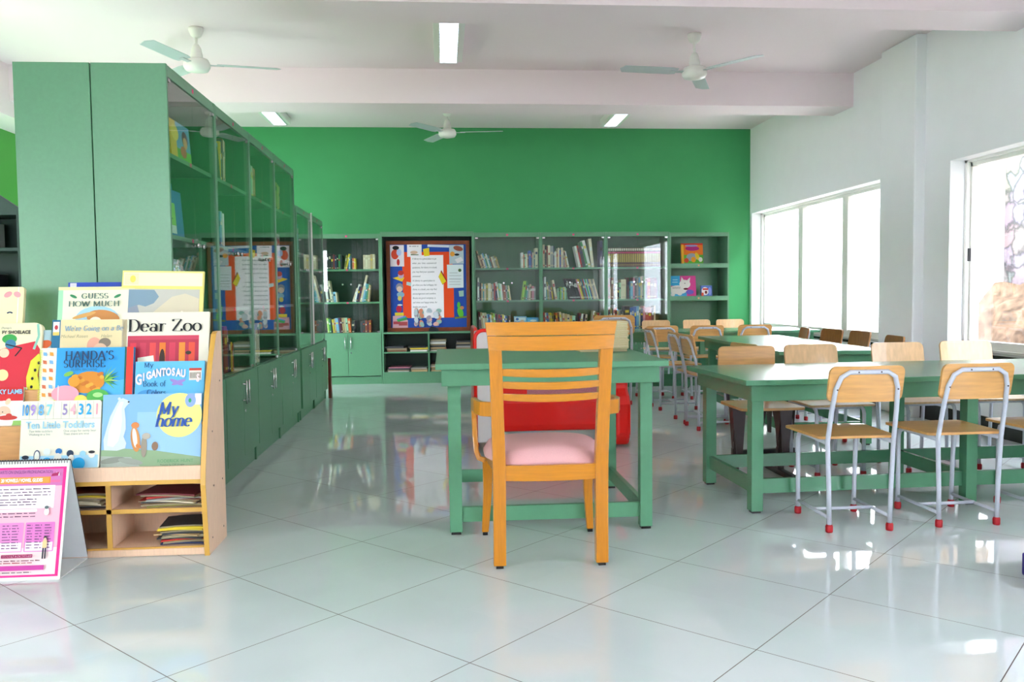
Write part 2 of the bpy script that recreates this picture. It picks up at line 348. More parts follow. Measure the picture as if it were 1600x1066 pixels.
# black granite sills
def window(n, ya, yb_, mull, knob):
    xo = XR + .15
    f = MB(); t = .05
    f.box(xo, xo + .07, ya, yb_, z0w, z0w + t + .03); f.box(xo, xo + .07, ya, yb_, z1w - t, z1w); f.box(xo, xo + .07, ya, ya + t, z0w, z1w); f.box(xo, xo + .07, yb_ - t, yb_, z0w, z1w)
    for m in mull: f.box(xo - .004, xo + .05, m - .06, m + .06, z0w + .06, z1w - t)
    # outer track ribs
    f.box(xo - .03, xo, ya, yb_, z1w - .02, z1w); f.box(xo - .03, xo, yb_ - .03, yb_, z0w, z1w); f.box(xo - .03, xo, ya, yb_, z0w, z0w + .02)
    fr = struct(f.build('window_%d' % n, FRAMEW))
    g = box(xo + .03, xo + .036, ya + t, yb_ - t, z0w + t, z1w - t).build('pane', WGLASS, fr)
    s = box(XR - .02, xo - .03, ya, yb_, z0w - .025, z0w + .002).build('sill', mat('black_granite', (22, 22, 24), .15), fr)
    if knob: box(xo - .045, xo - .03, knob - .012, knob + .012, 1.28, 1.38).build('latch', BLACK, fr)
window(1, 7.45, 10.76, (9.6, 8.5), None)
window(2, 3.1, 6.445, (4.9,), 6.36)
window(3, -1.6, 1.5, (0,), None)  # unseen window beside the camera, sized for the frontal light

# outdoors on the window side
stone = mat('pale_rubble', (214, 204, 190), .9, .1)
def stonemat():
    m = bpy.data.materials.new('rubble_stone'); m.use_nodes = True; nt = m.node_tree; b = nt.nodes['Principled BSDF']; N = nt.nodes.new; L = nt.links.new
    tc = N('ShaderNodeTexCoord'); v = N('ShaderNodeTexVoronoi'); v.feature = 'DISTANCE_TO_EDGE'; v.inputs['Scale'].default_value = 4.2; n0 = N('ShaderNodeTexNoise'); n0.inputs['Scale'].default_value = 5; n0.inputs['Detail'].default_value = 4; L(tc.outputs['Object'], n0.inputs['Vector']); av = N('ShaderNodeVectorMath'); av.operation = 'MULTIPLY_ADD'; L(n0.outputs['Color'], av.inputs[0]); av.inputs[1].default_value = (.28, .28, .28); L(tc.outputs['Object'], av.inputs[2]); L(av.outputs[0], v.inputs['Vector'])
    v2 = N('ShaderNodeTexVoronoi'); v2.inputs['Scale'].default_value = 4.2; L(av.outputs[0], v2.inputs['Vector'])
    hs = N('ShaderNodeMix'); hs.data_type = 'RGBA'; hs.inputs[0].default_value = .03; hs.inputs[6].default_value = rgb((92, 87, 85)); L(v2.outputs['Color'], hs.inputs[7])
    cr = N('ShaderNodeValToRGB'); cr.color_ramp.elements[0].position = 0; cr.color_ramp.elements[0].color = (.05, .05, .06, 1); cr.color_ramp.elements[1].position = .12; cr.color_ramp.elements[1].color = (1, 1, 1, 1); L(v.outputs['Distance'], cr.inputs[0])
    mx = N('ShaderNodeMix'); mx.data_type = 'RGBA'; mx.blend_type = 'MULTIPLY'; mx.inputs[0].default_value = .8; L(hs.outputs[2], mx.inputs[6]); L(cr.outputs[0], mx.inputs[7]); L(mx.outputs[2], b.inputs['Base Color']); b.inputs['Roughness'].default_value = .9
    return m
def lumpy(name, x0, x1, y0, y1, z0, z1, amp, nx, ny, m, seed):
    rd = random.Random(seed); vs = []; fs = []
    for i in range(nx + 1):
        for j in range(ny + 1):
            u, v = i / nx, j / ny; vs.append((x0 + (x1 - x0) * v + rd.uniform(-amp, amp), y0 + (y1 - y0) * u, z0 + (z1 - z0) * v + rd.uniform(-amp, amp) * .5))
    for i in range(nx):
        for j in range(ny): a = i * (ny + 1) + j; fs.append((a, a + 1, a + ny + 2, a + ny + 1))
    b = MB(); b.add(vs, fs, 0, True); return b.build(name, m)
sw = MB(); sw.box(6.64, 7.2, 1.0, 9.75, -.3, 4.2); o = sw.build('stone_wall', stonemat()); tag(o, 'rough stone retaining wall seen outside the right window', 'wall')
o = lumpy('earth_bank', 5.2, 6.52, -1.5, 9.7, -.3, 1.12, .07, 60, 12, mat('dry_leaf_earth', (88, 72, 58), .95, .1, noise=.5, scale=9), 3); tag(o, 'brown leaf covered earth bank below the stone wall outside', 'earth bank', kind='stuff')
struct(box(6.5, 6.9, 9.72, 22, -.3, 4.5).build('wall_outside', mat('whitewashed_wall', (244, 244, 242), .8, .2)))
struct(box(XR + .25, 40, -30, 40, -.4, -.3).build('ground_outside', mat('pale_yard', (214, 210, 202), .9, .1)))
struct(box(-40, XL - .2, -30, 40, -.4, -.3).build('ground_garden', mat('garden_ground', (128, 130, 112), .9, .1, noise=.4, scale=2)))
struct(box(XL - .2, XR + .25, -30, YR - .2, -.4, -.3).build('ground_terrace', mat('pale_terrace', (214, 210, 202), .9, .1)))

# ================================================================== CEILING LIGHTS AND FANS
def ceiling_light(x, y0, label):
    t = thing('ceiling_light', label, 'ceiling light', (x, y0, ZC), 0, 'fluorescent ceiling lights')
    h = MB(); h.box(-.12, .12, 0, 1.22, -.075, 0); h.box(-.085, -.07, 0, 1.22, -.085, -.07); h.box(.07, .085, 0, 1.22, -.085, -.07); h.box(-.085, .085, 0, .015, -.085, -.07); h.box(-.085, .085, 1.205, 1.22, -.085, -.07)
    h.build('housing', WHITEP, t, bevel=.003)
    d = box(-.07, .07, .015, 1.205, -.079, -.076).build('diffuser', mat('lamp_diffuser', (214, 232, 255), .3, .5, emit=1.5), t)
    lv = MB()
    for k in range(17): lv.box(-.07, .07, .05 + k * .07, .056 + k * .07, -.084, -.0795)
    lv.build('louvre', CHROME, t)
    return t
ceiling_light(.07, 6.32, 'fluorescent ceiling light in the middle, between the two white beams')
ceiling_light(-1.87, 9.08, 'fluorescent ceiling light over the left cabinets near green wall')
ceiling_light(2.02, 9.08, 'fluorescent ceiling light near green wall, right of the far fan')
def ceiling_fan(x, y, ang, drop, label):
    t = thing('ceiling_fan', label, 'ceiling fan', (x, y, ZC), 0, 'white ceiling fans')
    MB().lathe([(.055, 0), (.058, -.015), (.04, -.06), (.02, -.075)]).build('canopy', WHITEP, t)
    MB().tube([(0, 0, -.06), (0, 0, -drop + .12)], .011).build('rod', WHITEP, t)
    MB().lathe([(.018, -drop + .16), (.035, -drop + .13), (.045, -drop + .08), (.045, -drop + .05)]).build('lower_canopy', WHITEP, t)
    MB().lathe([(.03, -drop + .05), (.085, -drop + .042), (.1, -drop + .015), (.1, -drop - .015), (.085, -drop - .04), (.04, -drop - .05), (.015, -drop - .055)]).build('motor', WHITEP, t)
    for k in range(3):
        b = MB(); xf = Matrix.Translation((0, 0, -drop)) @ Matrix.Rotation(R(ang + 120 * k), 4, 'Z') @ Matrix.Rotation(R(9), 4, 'X')
        b.prism([(.15, -.055), (.2, -.065), (.6, -.06), (.63, .0), (.6, .06), (.2, .06), (.15, .05)], 'z', .008, .013, 0, xf)
        b.box(.08, .2, -.018, .018, .002, .009, 0, xf)
        b.build('blade', mat('fan_blade_grey', (196, 204, 206), .4), t, bevel=.0015)
    return t
ceiling_fan(-1.88, 6.92, 12, .285, 'white ceiling fan above the left cabinets')
ceiling_fan(2.05, 6.90, 187, .31, 'white ceiling fan on right side, before the far beam')
ceiling_fan(.07, 9.81, -8, .26, 'white ceiling fan farthest away, against the green wall')

# ================================================================== CABINETS
def pull(parent, x, z0, z1, d=.03):
    b = MB(); b.tube([(x, -d, z0), (x, -d, z1)], .006, 0, 8); b.tube([(x, 0, z0 + .02), (x, -d, z0 + .02)], .004, 0, 6); b.tube([(x, 0, z1 - .02), (x, -d, z1 - .02)], .004, 0, 6)
    return b.build('handle', CHROME, parent)
def cabinet(name, label, loc, rz, w_, d, h, shelves, base=.61, doors=True, hdr=.055, glass=True, group=None, strip=False, knobz=1.32, cat='cabinet', inner=None):
    t = thing(name, label, cat, loc, rz, group); th = .02
    b = MB()
    b.box(0, th, 0, d, 0, h); b.box(w_ - th, w_, 0, d, 0, h); b.box(th, w_ - th, .003, d, h - th, h)
    b.box(th, w_ - th, 0, .02, h - hdr, h - th)
    b.build('carcass', [GREEN], t, bevel=.0015)
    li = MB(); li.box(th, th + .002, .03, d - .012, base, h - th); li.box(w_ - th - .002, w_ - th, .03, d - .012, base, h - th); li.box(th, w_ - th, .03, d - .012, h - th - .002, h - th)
    li.build('shade_lining', inner or GREENIN, t)  # thin sheets that carry the inside shade as a darker green
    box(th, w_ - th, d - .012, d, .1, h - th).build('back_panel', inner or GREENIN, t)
    box(th, w_ - th, .012, d - .012, .0, .09).build('plinth', GREEN, t)
    box(th, w_ - th, .012 if glass else .004, d - .012, base - .02, base).build('counter_board', GREEN, t)
    for z in shelves:
        s = box(th, w_ - th, .02, d - .012, z - .02, z).build('shelf', GREEN, t)
        box(w_ / 2 - .012, w_ / 2 + .012, .0185, .0199, z - .02, z - .001).build('sticker', flat('e8487e'), s)
    box(w_ / 2 - .012, w_ / 2 + .012, -.0012, -.0002, h - .04, h - .02).build('sticker', flat('e8487e'), t)
    if doors:
        for i, (a, c_) in enumerate(((.004, w_ / 2 - .002), (w_ / 2 + .002, w_ - .004))):
            dr = box(a, c_, -.018, -.001, .1, base - .004).build('door', [GREEN], t, bevel=.0015)
            pull(dr, w_ / 2 + (-.035 if i == 0 else .035), base - .19, base - .05, .045)
            if i == 1: MB().lathe([(.009, 0), (.009, .004)], (0, 0, 0), 0, 12).build('lock', CHROME, dr).matrix_local = Matrix.Translation((w_ / 2 + .035, -.018, base - .24)) @ Matrix.Rotation(PI / 2, 4, 'X')
    if glass:
        for i, (a, c_) in enumerate(((th + .001, w_ / 2 - .0015), (w_ / 2 + .0015, w_ - th - .001))):
            g = box(a, c_, .004, .008, base + .003, h - hdr - .004).build('glass_door', GLASS, t)
            k = MB(); kx = w_ / 2 + (-.05 if i == 0 else .05)
            k.tube([(kx, .004, knobz), (kx, -.012, knobz)], .004, 0, 6); k.tube([(kx, -.012, knobz), (kx, -.026, knobz)], .011, 0, 10); k.build('knob', CHROME, g)
            ex = a if i == 0 else c_ - .03
            box(ex, ex + .03, -.002, .012, base + .003, base + .018).build('hinge', CHROME, g); box(ex, ex + .03, -.002, .012, h - hdr - .02, h - hdr - .005).build('hinge', CHROME, g)
    if strip: box(-.012, .012, -.012, .0, base, h + .01).build('edge_strip', WHITEP, t)['label'] = 'bright white aluminium edge strip'
    return t
W90 = PI / 2
XF = -1.235
TS = (1.734, 1.356, 1.0)
names = ['first and nearest tall green glass cabinet on the left', 'second tall green glass cabinet from the front on the left', 'third tall green glass cabinet from the front on the left', 'fourth tall green glass cabinet, farthest of the tall left row']
LC = []
for i in range(4):
    LC.append(cabinet('tall_glass_cabinet', names[i], (XF, 4.04 + .826 * i, 0), W90, .824, .33, 2.12, TS, .61, group='tall left cabinets'))
LC.append(cabinet('low_glass_cabinet', 'shorter green glass cabinet directly behind the tall left row', (XF, 7.43, 0), W90, .79, .33, 1.835, (1.45, 1.06), .61, group='short left cabinets', knobz=1.3))
LC.append(cabinet('low_glass_cabinet', 'shorter green glass cabinet at far end, with white edge strip', (XF, 8.222, 0), W90, .79, .33, 1.835, (1.45, 1.06), .61, group='short left cabinets', strip=True, knobz=1.3))
dup(LC[0], (-1.90, 4.04 + .824, 0), -W90, 'green cabinet backing on to nearest tall one, its plain side facing us')
YF = 10.4
HB = 1.812
BS = (1.383, .99)
cabinet('glass_cabinet', 'green glass door cabinet on back wall left of the noticeboard', (-1.55, YF, 0), 0, .80, .4, HB - .008, BS, .62, group='back wall glass cabinets', knobz=1.2, inner=DARKG)  # dark inner colour paints in the shade of this underlit cabinet
cabinet('glass_cabinet', 'green glass door cabinet right beside the noticeboard', (.37, YF, 0), 0, .815, .4, HB, BS, .62, group='back wall glass cabinets', knobz=1.2)
cabinet('glass_cabinet', 'middle glass door cabinet right of the noticeboard', (1.187, YF, 0), 0, .8, .4, HB, BS, .62, group='back wall glass cabinets', knobz=1.2)
cabinet('glass_cabinet', 'glass door cabinet with the encyclopedia row, beside open shelf', (1.989, YF, 0), 0, .785, .4, HB, BS, .62, group='back wall glass cabinets', knobz=1.2)
# open display shelf unit
t = thing('open_shelf_unit', 'open green shelf unit without doors at right end of back wall', 'shelf', (2.776, YF, 0))
b = MB(); b.box(0, .02, 0, .4, 0, HB - .01); b.box(.735, .755, 0, .4, 0, HB - .01); b.box(.02, .735, 0, .4, HB - .03, HB - .01); b.box(.02, .735, 0, .02, HB - .06, HB - .03); b.build('carcass', GREEN, t, bevel=.0015)
box(.02, .735, .388, .4, 0, HB - .03).build('back_panel', GREEN, t)  # lighter green than the other insides stands in for window light
for z in (1.421, 1.018, .6):
    s = MB(); s.box(.02, .735, .02, .388, z - .025, z - .005); s.box(.02, .735, .0, .02, z - .056, z); s.build('shelf', GREEN, t)
    box(.36, .38, -.0012, -.0002, z - .035, z - .018).build('sticker', flat('e89a6a'), t)
box(.02, .735, .012, .388, 0, .09).build('plinth', GREEN, t)
# noticeboard unit with cubbyholes below
t = thing('noticeboard_cabinet', 'green unit holding the noticeboard, with four open cubbyholes below', 'cabinet', (-.747, YF - .02, 0))
W2 = 1.115
b = MB(); b.box(0, .02, 0, .42, 0, HB + .012); b.box(W2 - .02, W2, 0, .42, 0, HB + .012); b.box(.02, W2 - .02, 0, .42, HB - .01, HB + .012); b.box(.02, W2 - .02, 0, .02, HB - .045, HB - .01); b.build('carcass', GREEN, t, bevel=.0015)
box(.02, W2 - .02, .408, .42, 0, HB).build('back_panel', DARKG, t)  # shade of the recess painted into the back panel
box(.02, W2 - .02, 0, .408, .6, .622).build('shelf', GREEN, t); box(.02, W2 - .02, 0, .408, .366, .384).build('shelf', GREEN, t); box(.02, W2 - .02, 0, .408, .12, .14).build('shelf', GREEN, t)
box(.55, .568, 0, .408, .14, .6).build('divider', GREEN, t); box(.02, W2 - .02, .006, .4, 0, .12).build('plinth', GREEN, t)

# ------------------------------------------------------------------ noticeboard
nb = thing('noticeboard', 'wood framed blue and orange noticeboard with a library poem', 'noticeboard', (-.687, YF + .10, .624))
NW, NH = 1.01, 1.10
b = MB(); b.box(0, NW, 0, .03, 0, .045); b.box(0, NW, 0, .03, NH - .045, NH); b.box(0, .045, 0, .03, .045, NH - .045); b.box(NW - .045, NW, 0, .03, .045, NH - .045); b.build('frame', WOODFR, nb, bevel=.004)
box(.045, NW - .045, .014, .03, .045, NH - .045).build('backing', flat('1c4aa8'), nb)
def px(p): return .045 + (p - 115) / 840 * .92
def pz(p): return .045 + (1000 - p) / 900 * 1.01
a = Art(.014); a.poly([(px(250), pz(895)), (px(815), pz(895)), (px(815), pz(570)), (px(800), pz(180)), (px(250), pz(180))], 'f04a12'); a.build('orange_sheet', nb)
a = Art(.0125); a.rect(px(342), pz(895), px(703), pz(215), 'f6f2f4'); ps = a.build('poem_sheet', nb)
poem = ['A library is a good place to go', 'when  you  have  unanswered', 'questions, for there, in a book,', 'you may find your question', 'answered.', 'A Library is a good place to', 'go when you feel unhappy, for', 'there, in a book, you may find', 'encouragement and comfort.', 'Books are good company, in', 'sad times and happy times, for', 'books are people.']
for i, l in enumerate(poem): text(ps, 'poem_line', l, px(358), pz(262 + i * 47.3), .030, '1e1a2a', y=.0118, shear=.35, sx=.80)
def pin(name, shapes, label=None, y=.0112):
    a = Art(y)
    for s_ in shapes: getattr(a, s_[0])(*s_[1:])
    o = a.build(name, nb)
    if label: o['label'] = label
    return o
P2 = lambda *q: [(px(u), pz(v)) for u, v in q]
pin('pinned_picture', [('rect', px(118), pz(335), px(270), pz(105), 'e9dfe6'), ('ell', px(170), pz(205), .045, .06, 'd9452a'), ('ell', px(180), pz(135), .04, .025, '15131c'), ('ell', px(215), pz(185), .03, .04, 'b9c4ea'), ('ell', px(205), pz(290), .018, .04, 'c62a2a')])
pin('pinned_notice', [('rect', px(305), pz(232), px(465), pz(100), 'f1ecf0'), ('scribble', px(330), px(430), pz(122), .006, '333333', 1), ('ell', px(380), pz(185), .045, .02, 'd7b59c'), ('scribble', px(345), px(430), pz(215), .01, '6f7d5b', 2)])
pin('pinned_notice', [('poly', P2((745, 575), (925, 570), (925, 318), (742, 320)), 'dfe8ea'), ('ell', px(885), pz(382), .02, .02, '4c6b34'), ('line', P2((770, 410), (860, 410)), .003, '444444'), ('line', P2((765, 440), (900, 440)), .003, '555555'), ('line', P2((765, 475), (900, 477)), .004, '333333'), ('line', P2((765, 505), (890, 505)), .003, '777777'), ('line', P2((765, 535), (890, 535)), .003, '777777')])
pin('pinned_picture', [('rect', px(770), pz(312), px(930), pz(108), 'b9c8cf'), ('ell', px(870), pz(145), .06, .03, '9a4a34', -15), ('ell', px(805), pz(205), .03, .03, 'e8a23a'), ('poly', P2((830, 265), (900, 235), (925, 275), (860, 305)), 'e6e0e4'), ('ell', px(855), pz(212), .03, .014, '22242a')])
pin('paper_strip', [('poly', P2((532, 100), (770, 108), (768, 135), (530, 125)), 'd6dce6')])
pin('yellow_note', [('poly', P2((480, 150), (548, 135), (552, 222), (492, 228)), 'efd31e')])
pin('paper_pencil', [('poly', P2((680, 378), (742, 495), (690, 538), (648, 450)), 'a8231c'), ('poly', P2((672, 395), (732, 500), (688, 535), (650, 448)), 'ecd820')])
pin('paper_note', [('poly', P2((295, 500), (345, 510), (340, 550), (290, 535)), 'bcd4cf')])
pin('paper_note', [('poly', P2((868, 608), (925, 600), (925, 665), (875, 668)), '9ec4b4')])
pin('reading_child_cutout', [('poly', P2((140, 460), (200, 445), (270, 455), (245, 500), (190, 480)), 'ecc928'), ('ell', px(232), pz(430), .035, .04, 'c9a8c6'), ('ell', px(232), pz(405), .035, .03, 'c4302a')])
pin('child_cutout', [('ell', px(215), pz(560), .045, .05, '8a8794'), ('ell', px(215), pz(580), .035, .035, 'e0c2ac'), ('ell', px(225), pz(640), .045, .035, '8fb4c8'), ('ell', px(215), pz(680), .025, .03, 'd8c25a')])
pin('book_pile_cutout', [('poly', P2((130, 1000), (300, 1000), (300, 920), (250, 870), (135, 870)), 'd9a8b2'), ('rect', px(140), pz(960), px(215), pz(930), 'b8434c'), ('rect', px(200), pz(975), px(295), pz(935), 'b24a4e'), ('poly', P2((175, 905), (290, 880), (290, 915), (190, 935)), '3fa85a'), ('poly', P2((180, 900), (275, 868), (275, 888), (185, 910)), '4f9ad6'), ('rect', px(158), pz(868), px(255), pz(835), 'e4cf2e'), ('ell', px(205), pz(795), .034, .042, 'c3143a'), ('ell', px(215), pz(752), .03, .01, 'dfe7e0')])
pin('flower_heap_cutout', [('ell', px(515 + 130 * math.cos(q)), pz(890 + 75 * math.sin(q * 1.7)), .034, .024, ['d98b6a', 'b9c6cc', 'cfd6dc', '8fb6ac', 'e0b3a6', 'a39aa8'][i % 6], 20 * i) for i, q in enumerate([k * .7 for k in range(34)])])
pin('green_bird_cutout', [('ell', px(885), pz(840), .035, .065, '5fc43a', 15), ('ell', px(868), pz(760), .02, .04, '4fb83a'), ('ell', px(902), pz(790), .025, .022, 'c98a5a'), ('poly', P2((820, 890), (970, 880), (975, 895), (825, 910)), '7a8a2a')])
b = MB(); b.box(.5, .62, -.03, .0, .0, .03); b.prism([(.50, .03), (.62, .03), (.575, .05), (.53, .06)], 'y', -.03, 0); b.build('board_clip', BLACK, nb)['label'] = 'black clip on the bottom frame edge'

# ================================================================== BOOKS IN THE CABINETS
PAL = dict(cream='e6dcc0', white='e8e8e4', tan='c3a577', brown='7d5138', red='b8322c', maroon='6d2430', orange='d8632a', yellow='e2c832', olive='8e8a3c', green='3f8f52', teal='2f8f98', blue='3a66b8', navy='25305c', grey='9c9c98', black='1c1c20', pink='cf7f92', purple='6b4a78', lime='9ecb48', sky='7fb4d8', mint='a9d8b8', rust='a04a2a', beige='d4c4a4', charcoal='3a3c40')
ORD = 'first second third fourth fifth sixth seventh eighth ninth tenth eleventh twelfth thirteenth fourteenth fifteenth sixteenth seventeenth eighteenth nineteenth twentieth twenty-first twenty-second twenty-third twenty-fourth twenty-fifth twenty-sixth twenty-seventh twenty-eighth twenty-ninth thirtieth'.split()
def spine_book(th, h, d, col, band=None, name='book', bands=1):
    b = MB(); e = .0015
    b.box(0, th, 0, d, 0, h, 0, bev=min(.003, th * .2)); mats = [flat(PAL.get(col, col)), PAPER]
    b.box(e, th - e, .004, d + .0008, h - .001, h + .0003, 1)
    bc = band or random.choice(['cream', 'white', 'black', 'yellow', 'red', 'navy', 'beige']); mats.append(flat(PAL.get(bc, bc)))
    zz = random.uniform(.55, .72) * h
    if th > .006:
        b.box(th * .18, th * .82, -.0006, .001, zz, zz + h * random.uniform(.08, .2), 2)
        if th > .012: b.box(th * .2, th * .8, -.0006, .001, h * .08, h * .13, 2)
    return b, mats
TOPS = []      # sized for checks only
def shelf_row(frame, x0, y, z, items, where, group, lean=0, gap=.0008, start=0, d=.17, band=None, name='book', total=None):
    """items: (thickness, height, colour[, lean]); frame: Matrix of the cabinet; returns next index"""
    x = x0; n = start
    for it in items:
        th, h, col = it[:3]; ln = it[3] if len(it) > 3 else lean
        b, mats = spine_book(th, h, d, col, band)
        o = b.build(name, mats); a = R(ln)
        # positive lean: top to the right
        cx = 0 if ln <= 0 else th
        lift = 0
        loc = Matrix.Translation((x + (th * (1 / max(math.cos(a), .5) - 1) if False else 0), y + random.uniform(0, .012), z)) @ (Matrix.Translation((cx, 0, 0)) @ Matrix.Rotation(a, 4, 'Y') @ Matrix.Translation((-cx, 0, 0)))
        o.matrix_world = frame @ loc
        tag(o, '%s book, %s from left, %s' % ({'tan': 'tan'}.get(col, col) if col in PAL else 'coloured', ORD[min(n, 29)], where), 'book', group)
        x += th / math.cos(a) + gap; n += 1
    return n
def I(x, y): return Matrix.Translation((x, y, 0))
K = 1 / 128.6 * .995
def prow(cabx, pxs, z, items, where, group, lean=0, start=0, **k):
    x0 = (pxs - 690.5) * K + .003      # world x on the shelf fronts from where the row begins in the room
    return shelf_row(I(0, YF + .05), x0, 0, z, [(a * K, b_ * K * 1.01, c, *r) for a, b_, c, *r in items], where, group, lean, start=start, **k)
gA, gB, gC, gD, gE, gF = [('books on the %s of the %s' % (s, c)) for c in ('cabinet beside the noticeboard', 'middle cabinet') for s in ('top shelf', 'middle shelf', 'bottom shelf')]
c3 = 'shelf, glass cabinet right beside the noticeboard'; c4 = 'shelf, middle glass cabinet right of noticeboard'; c5 = 'shelf, glass cabinet beside open shelf unit'; c1 = 'shelf, glass cabinet left of the noticeboard'
# cabinet right beside the noticeboard
n = prow(0, 749.5, BS[0], [(2.4, 28, 'tan'), (2.6, 21, 'brown'), (2.4, 22, 'cream'), (2.2, 24, 'sky'), (2.2, 22, 'green'), (2.4, 23, 'white'), (2.2, 21, 'teal'), (2.2, 19, 'brown'), (2.6, 18, 'cream'), (2.2, 19, 'grey'), (2, 20, 'olive'), (2, 18, 'tan')], 'top ' + c3, gA, -16)
prow(0, 813, BS[0], [(3.2, 24, 'white'), (2, 21, 'orange'), (2, 22, 'mint'), (2.6, 22, 'cream'), (1.6, 20, 'brown'), (3.4, 27, 'blue'), (2, 25, 'navy'), (2.6, 24, 'cream'), (1.6, 20, 'teal'), (4.6, 31, 'cream')], 'top ' + c3, gA, 0, start=n)
n = prow(0, 743.5, BS[1], [(2.6, 36, 'white'), (3, 28, 'black'), (2.6, 27, 'tan'), (1.8, 26, 'teal'), (2.8, 26, 'beige'), (3, 27, 'olive'), (4.6, 27, 'cream'), (1.6, 25, 'tan'), (2.8, 26, 'grey'), (2.4, 27, 'red'), (2, 23, 'navy'), (2.2, 22, 'brown'), (2.4, 29, 'white', -8), (2.6, 27, 'mint', -5), (2.4, 26, 'white', -5), (2, 25, 'brown', -5), (2.6, 24, 'rust', -5), (2.4, 23, 'grey', -3), (3, 24, 'green', -3), (2.4, 23, 'beige', -8)], 'middle ' + c3, gB)
prow(0, 813, BS[1], [(3, 30, 'lime', 9), (3, 30, 'green', 9), (2, 22, 'teal', 8), (3, 23, 'grey', 6), (2.5, 25, 'beige', 4), (2.5, 22, 'brown'), (3, 22, 'pink'), (2.4, 21, 'grey')], 'middle ' + c3, gB, start=n)
n = prow(0, 747, .62, [(3, 30, 'maroon', -6), (3, 29, 'tan', -6), (3, 28, 'cream', -6), (3, 28, 'beige', -5), (2.5, 26, 'sky', -6), (2.5, 26, 'blue', -5), (3, 25, 'white', -7), (3, 28, 'olive', -8), (2.5, 27, 'lime', -8), (2.5, 26, 'maroon', -5), (2.5, 25, 'red'), (3, 24, 'navy'), (2.5, 24, 'tan', -6), (2.5, 25, 'yellow', -6), (2.5, 24, 'white', -8), (2.5, 23, 'blue', -8), (2.5, 23, 'brown')], 'lowest ' + c3, gC)
# middle cabinet
n = prow(0, 847.5, BS[0], [(3, 36, 'beige'), (2.6, 34, 'charcoal'), (2.2, 34, 'brown'), (3.6, 35, 'cream'), (4.6, 34, 'grey'), (1.6, 34, 'navy'), (3.4, 25, 'white'), (2.2, 27, 'tan'), (2.4, 31, 'cream'), (2.2, 28, 'blue'), (3.4, 31, 'beige'), (2.4, 22, 'grey'), (2.2, 25, 'pink', -10), (2.4, 27, 'tan', -10), (2.4, 26, 'white', -12)], 'top ' + c4, gD)
prow(0, 904.5, BS[0], [(3.6, 34, 'white', -12), (2.6, 35, 'red', -12), (5.0, 33, 'charcoal', -12), (3.8, 41, 'green', -14), (4.4, 43, 'white', -14), (4.6, 45, 'cream', -6)], 'top ' + c4, gD, start=n)
prow(0, 938, BS[0], [(5, 42, 'navy')], 'top ' + c4, gD, start=n + 6)
n = prow(0, 849, BS[1], [(3, 36, 'white'), (2, 26, 'teal'), (2.6, 28, 'olive', -4), (2.6, 24, 'grey', -6), (2, 22, 'purple', -6), (2, 20, 'yellow', -8)], 'middle ' + c4, gE)
n = prow(0, 866.5, BS[1], [(3.6, 31, 'cream', -10)] + [(2.1, 18 + (i % 3), c) for i, c in enumerate(['mint', 'green', 'lime', 'sky', 'yellow', 'mint', 'green'])], 'middle ' + c4, gE, start=n)
n = prow(0, 890.5, BS[1], [(1.75, 34, 'black', -15) for i in range(9)], 'middle ' + c4, gE, start=n, band='white')
prow(0, 908.5, BS[1], [(1.75, 33, c, -15) for c in ['pink', 'yellow', 'olive', 'purple', 'teal', 'red', 'sky', 'green', 'mint', 'blue', 'tan', 'beige', 'grey', 'grey', 'beige']], 'middle ' + c4, gE, start=n, band='cream')
n = prow(0, 849, .62, [(2.6, 28, 'red', -4), (2.6, 27, 'white', -5), (3.2, 27, 'blue', -6), (2.5, 26, 'tan', -6), (2.5, 27, 'yellow', -6), (2.5, 26, 'olive', -6), (3, 23, 'black'), (3, 27, 'orange', -5), (3, 27, 'brown', -5), (3.2, 28, 'cream', -5), (3, 26, 'beige'), (4, 25, 'tan'), (4, 24, 'beige'), (4, 22, 'tan'), (5, 22, 'mint'), (3, 20, 'charcoal'), (3, 26, 'maroon', 6), (3.4, 25, 'white', 8), (3.4, 24, 'charcoal', 6), (3, 24, 'cream', 8)], 'lowest ' + c4, gF)
prow(0, 925.5, .62, [(3.4, 29, 'white', 4), (2.5, 27, 'olive'), (3, 27, 'brown'), (2.5, 26, 'red'), (2.4, 26, 'grey')], 'lowest ' + c4, gF, start=n)
# cabinet with the encyclopedia set
x = (950 - 690.5) * K; n = 0
for i in range(24):
    wd = 3.45 * K; b = MB(); h = 31 * K
    b.box(0, wd, 0, .2, 0, h, 0, bev=.003); b.box(.003, wd - .003, -.0006, .001, h * .25, h * .68, 1); b.box(.001, wd - .001, -.0008, .001, h * .70, h * .78, 2); b.box(.003, wd - .003, -.0006, .001, h * .84, h * .96, 3); b.box(.003, wd - .003, -.0006, .001, h * .1, h * .13, 1)
    o = b.build('encyclopedia_volume', [flat('5c3a30'), flat('b89a4c'), flat('c83466'), flat('d8d0c0')]); o.location = (x + 2 * K, YF + .05, BS[0]); x += wd + .0006
    tag(o, 'brown and gold encyclopedia volume with pink band, %s from left' % ORD[i], 'book', 'encyclopedia set on the top shelf')
n = prow(0, 951, BS[1], [(4, 33, 'brown'), (1, 20, 'tan'), (4, 34, 'brown'), (2.6, 24, 'grey'), (3.4, 24, 'cream'), (2.8, 18, 'black'), (2.6, 26, 'mint'), (8.5, 31, 'cream'), (1.8, 22, 'charcoal'), (2.8, 34, 'maroon'), (2, 22, 'teal'), (4.4, 28, 'sky'), (2.4, 34, 'pink'), (3.6, 32, 'charcoal'), (2.6, 33, 'grey'), (2.6, 34, 'sky'), (2.4, 35, 'beige'), (2.6, 36, 'grey'), (2.8, 35, 'green'), (2.8, 28, 'navy'), (5, 33, 'red'), (5, 33, 'maroon'), (5, 33, 'maroon'), (2, 30, 'purple')], 'middle ' + c5, 'books on the middle shelf of the encyclopedia cabinet')
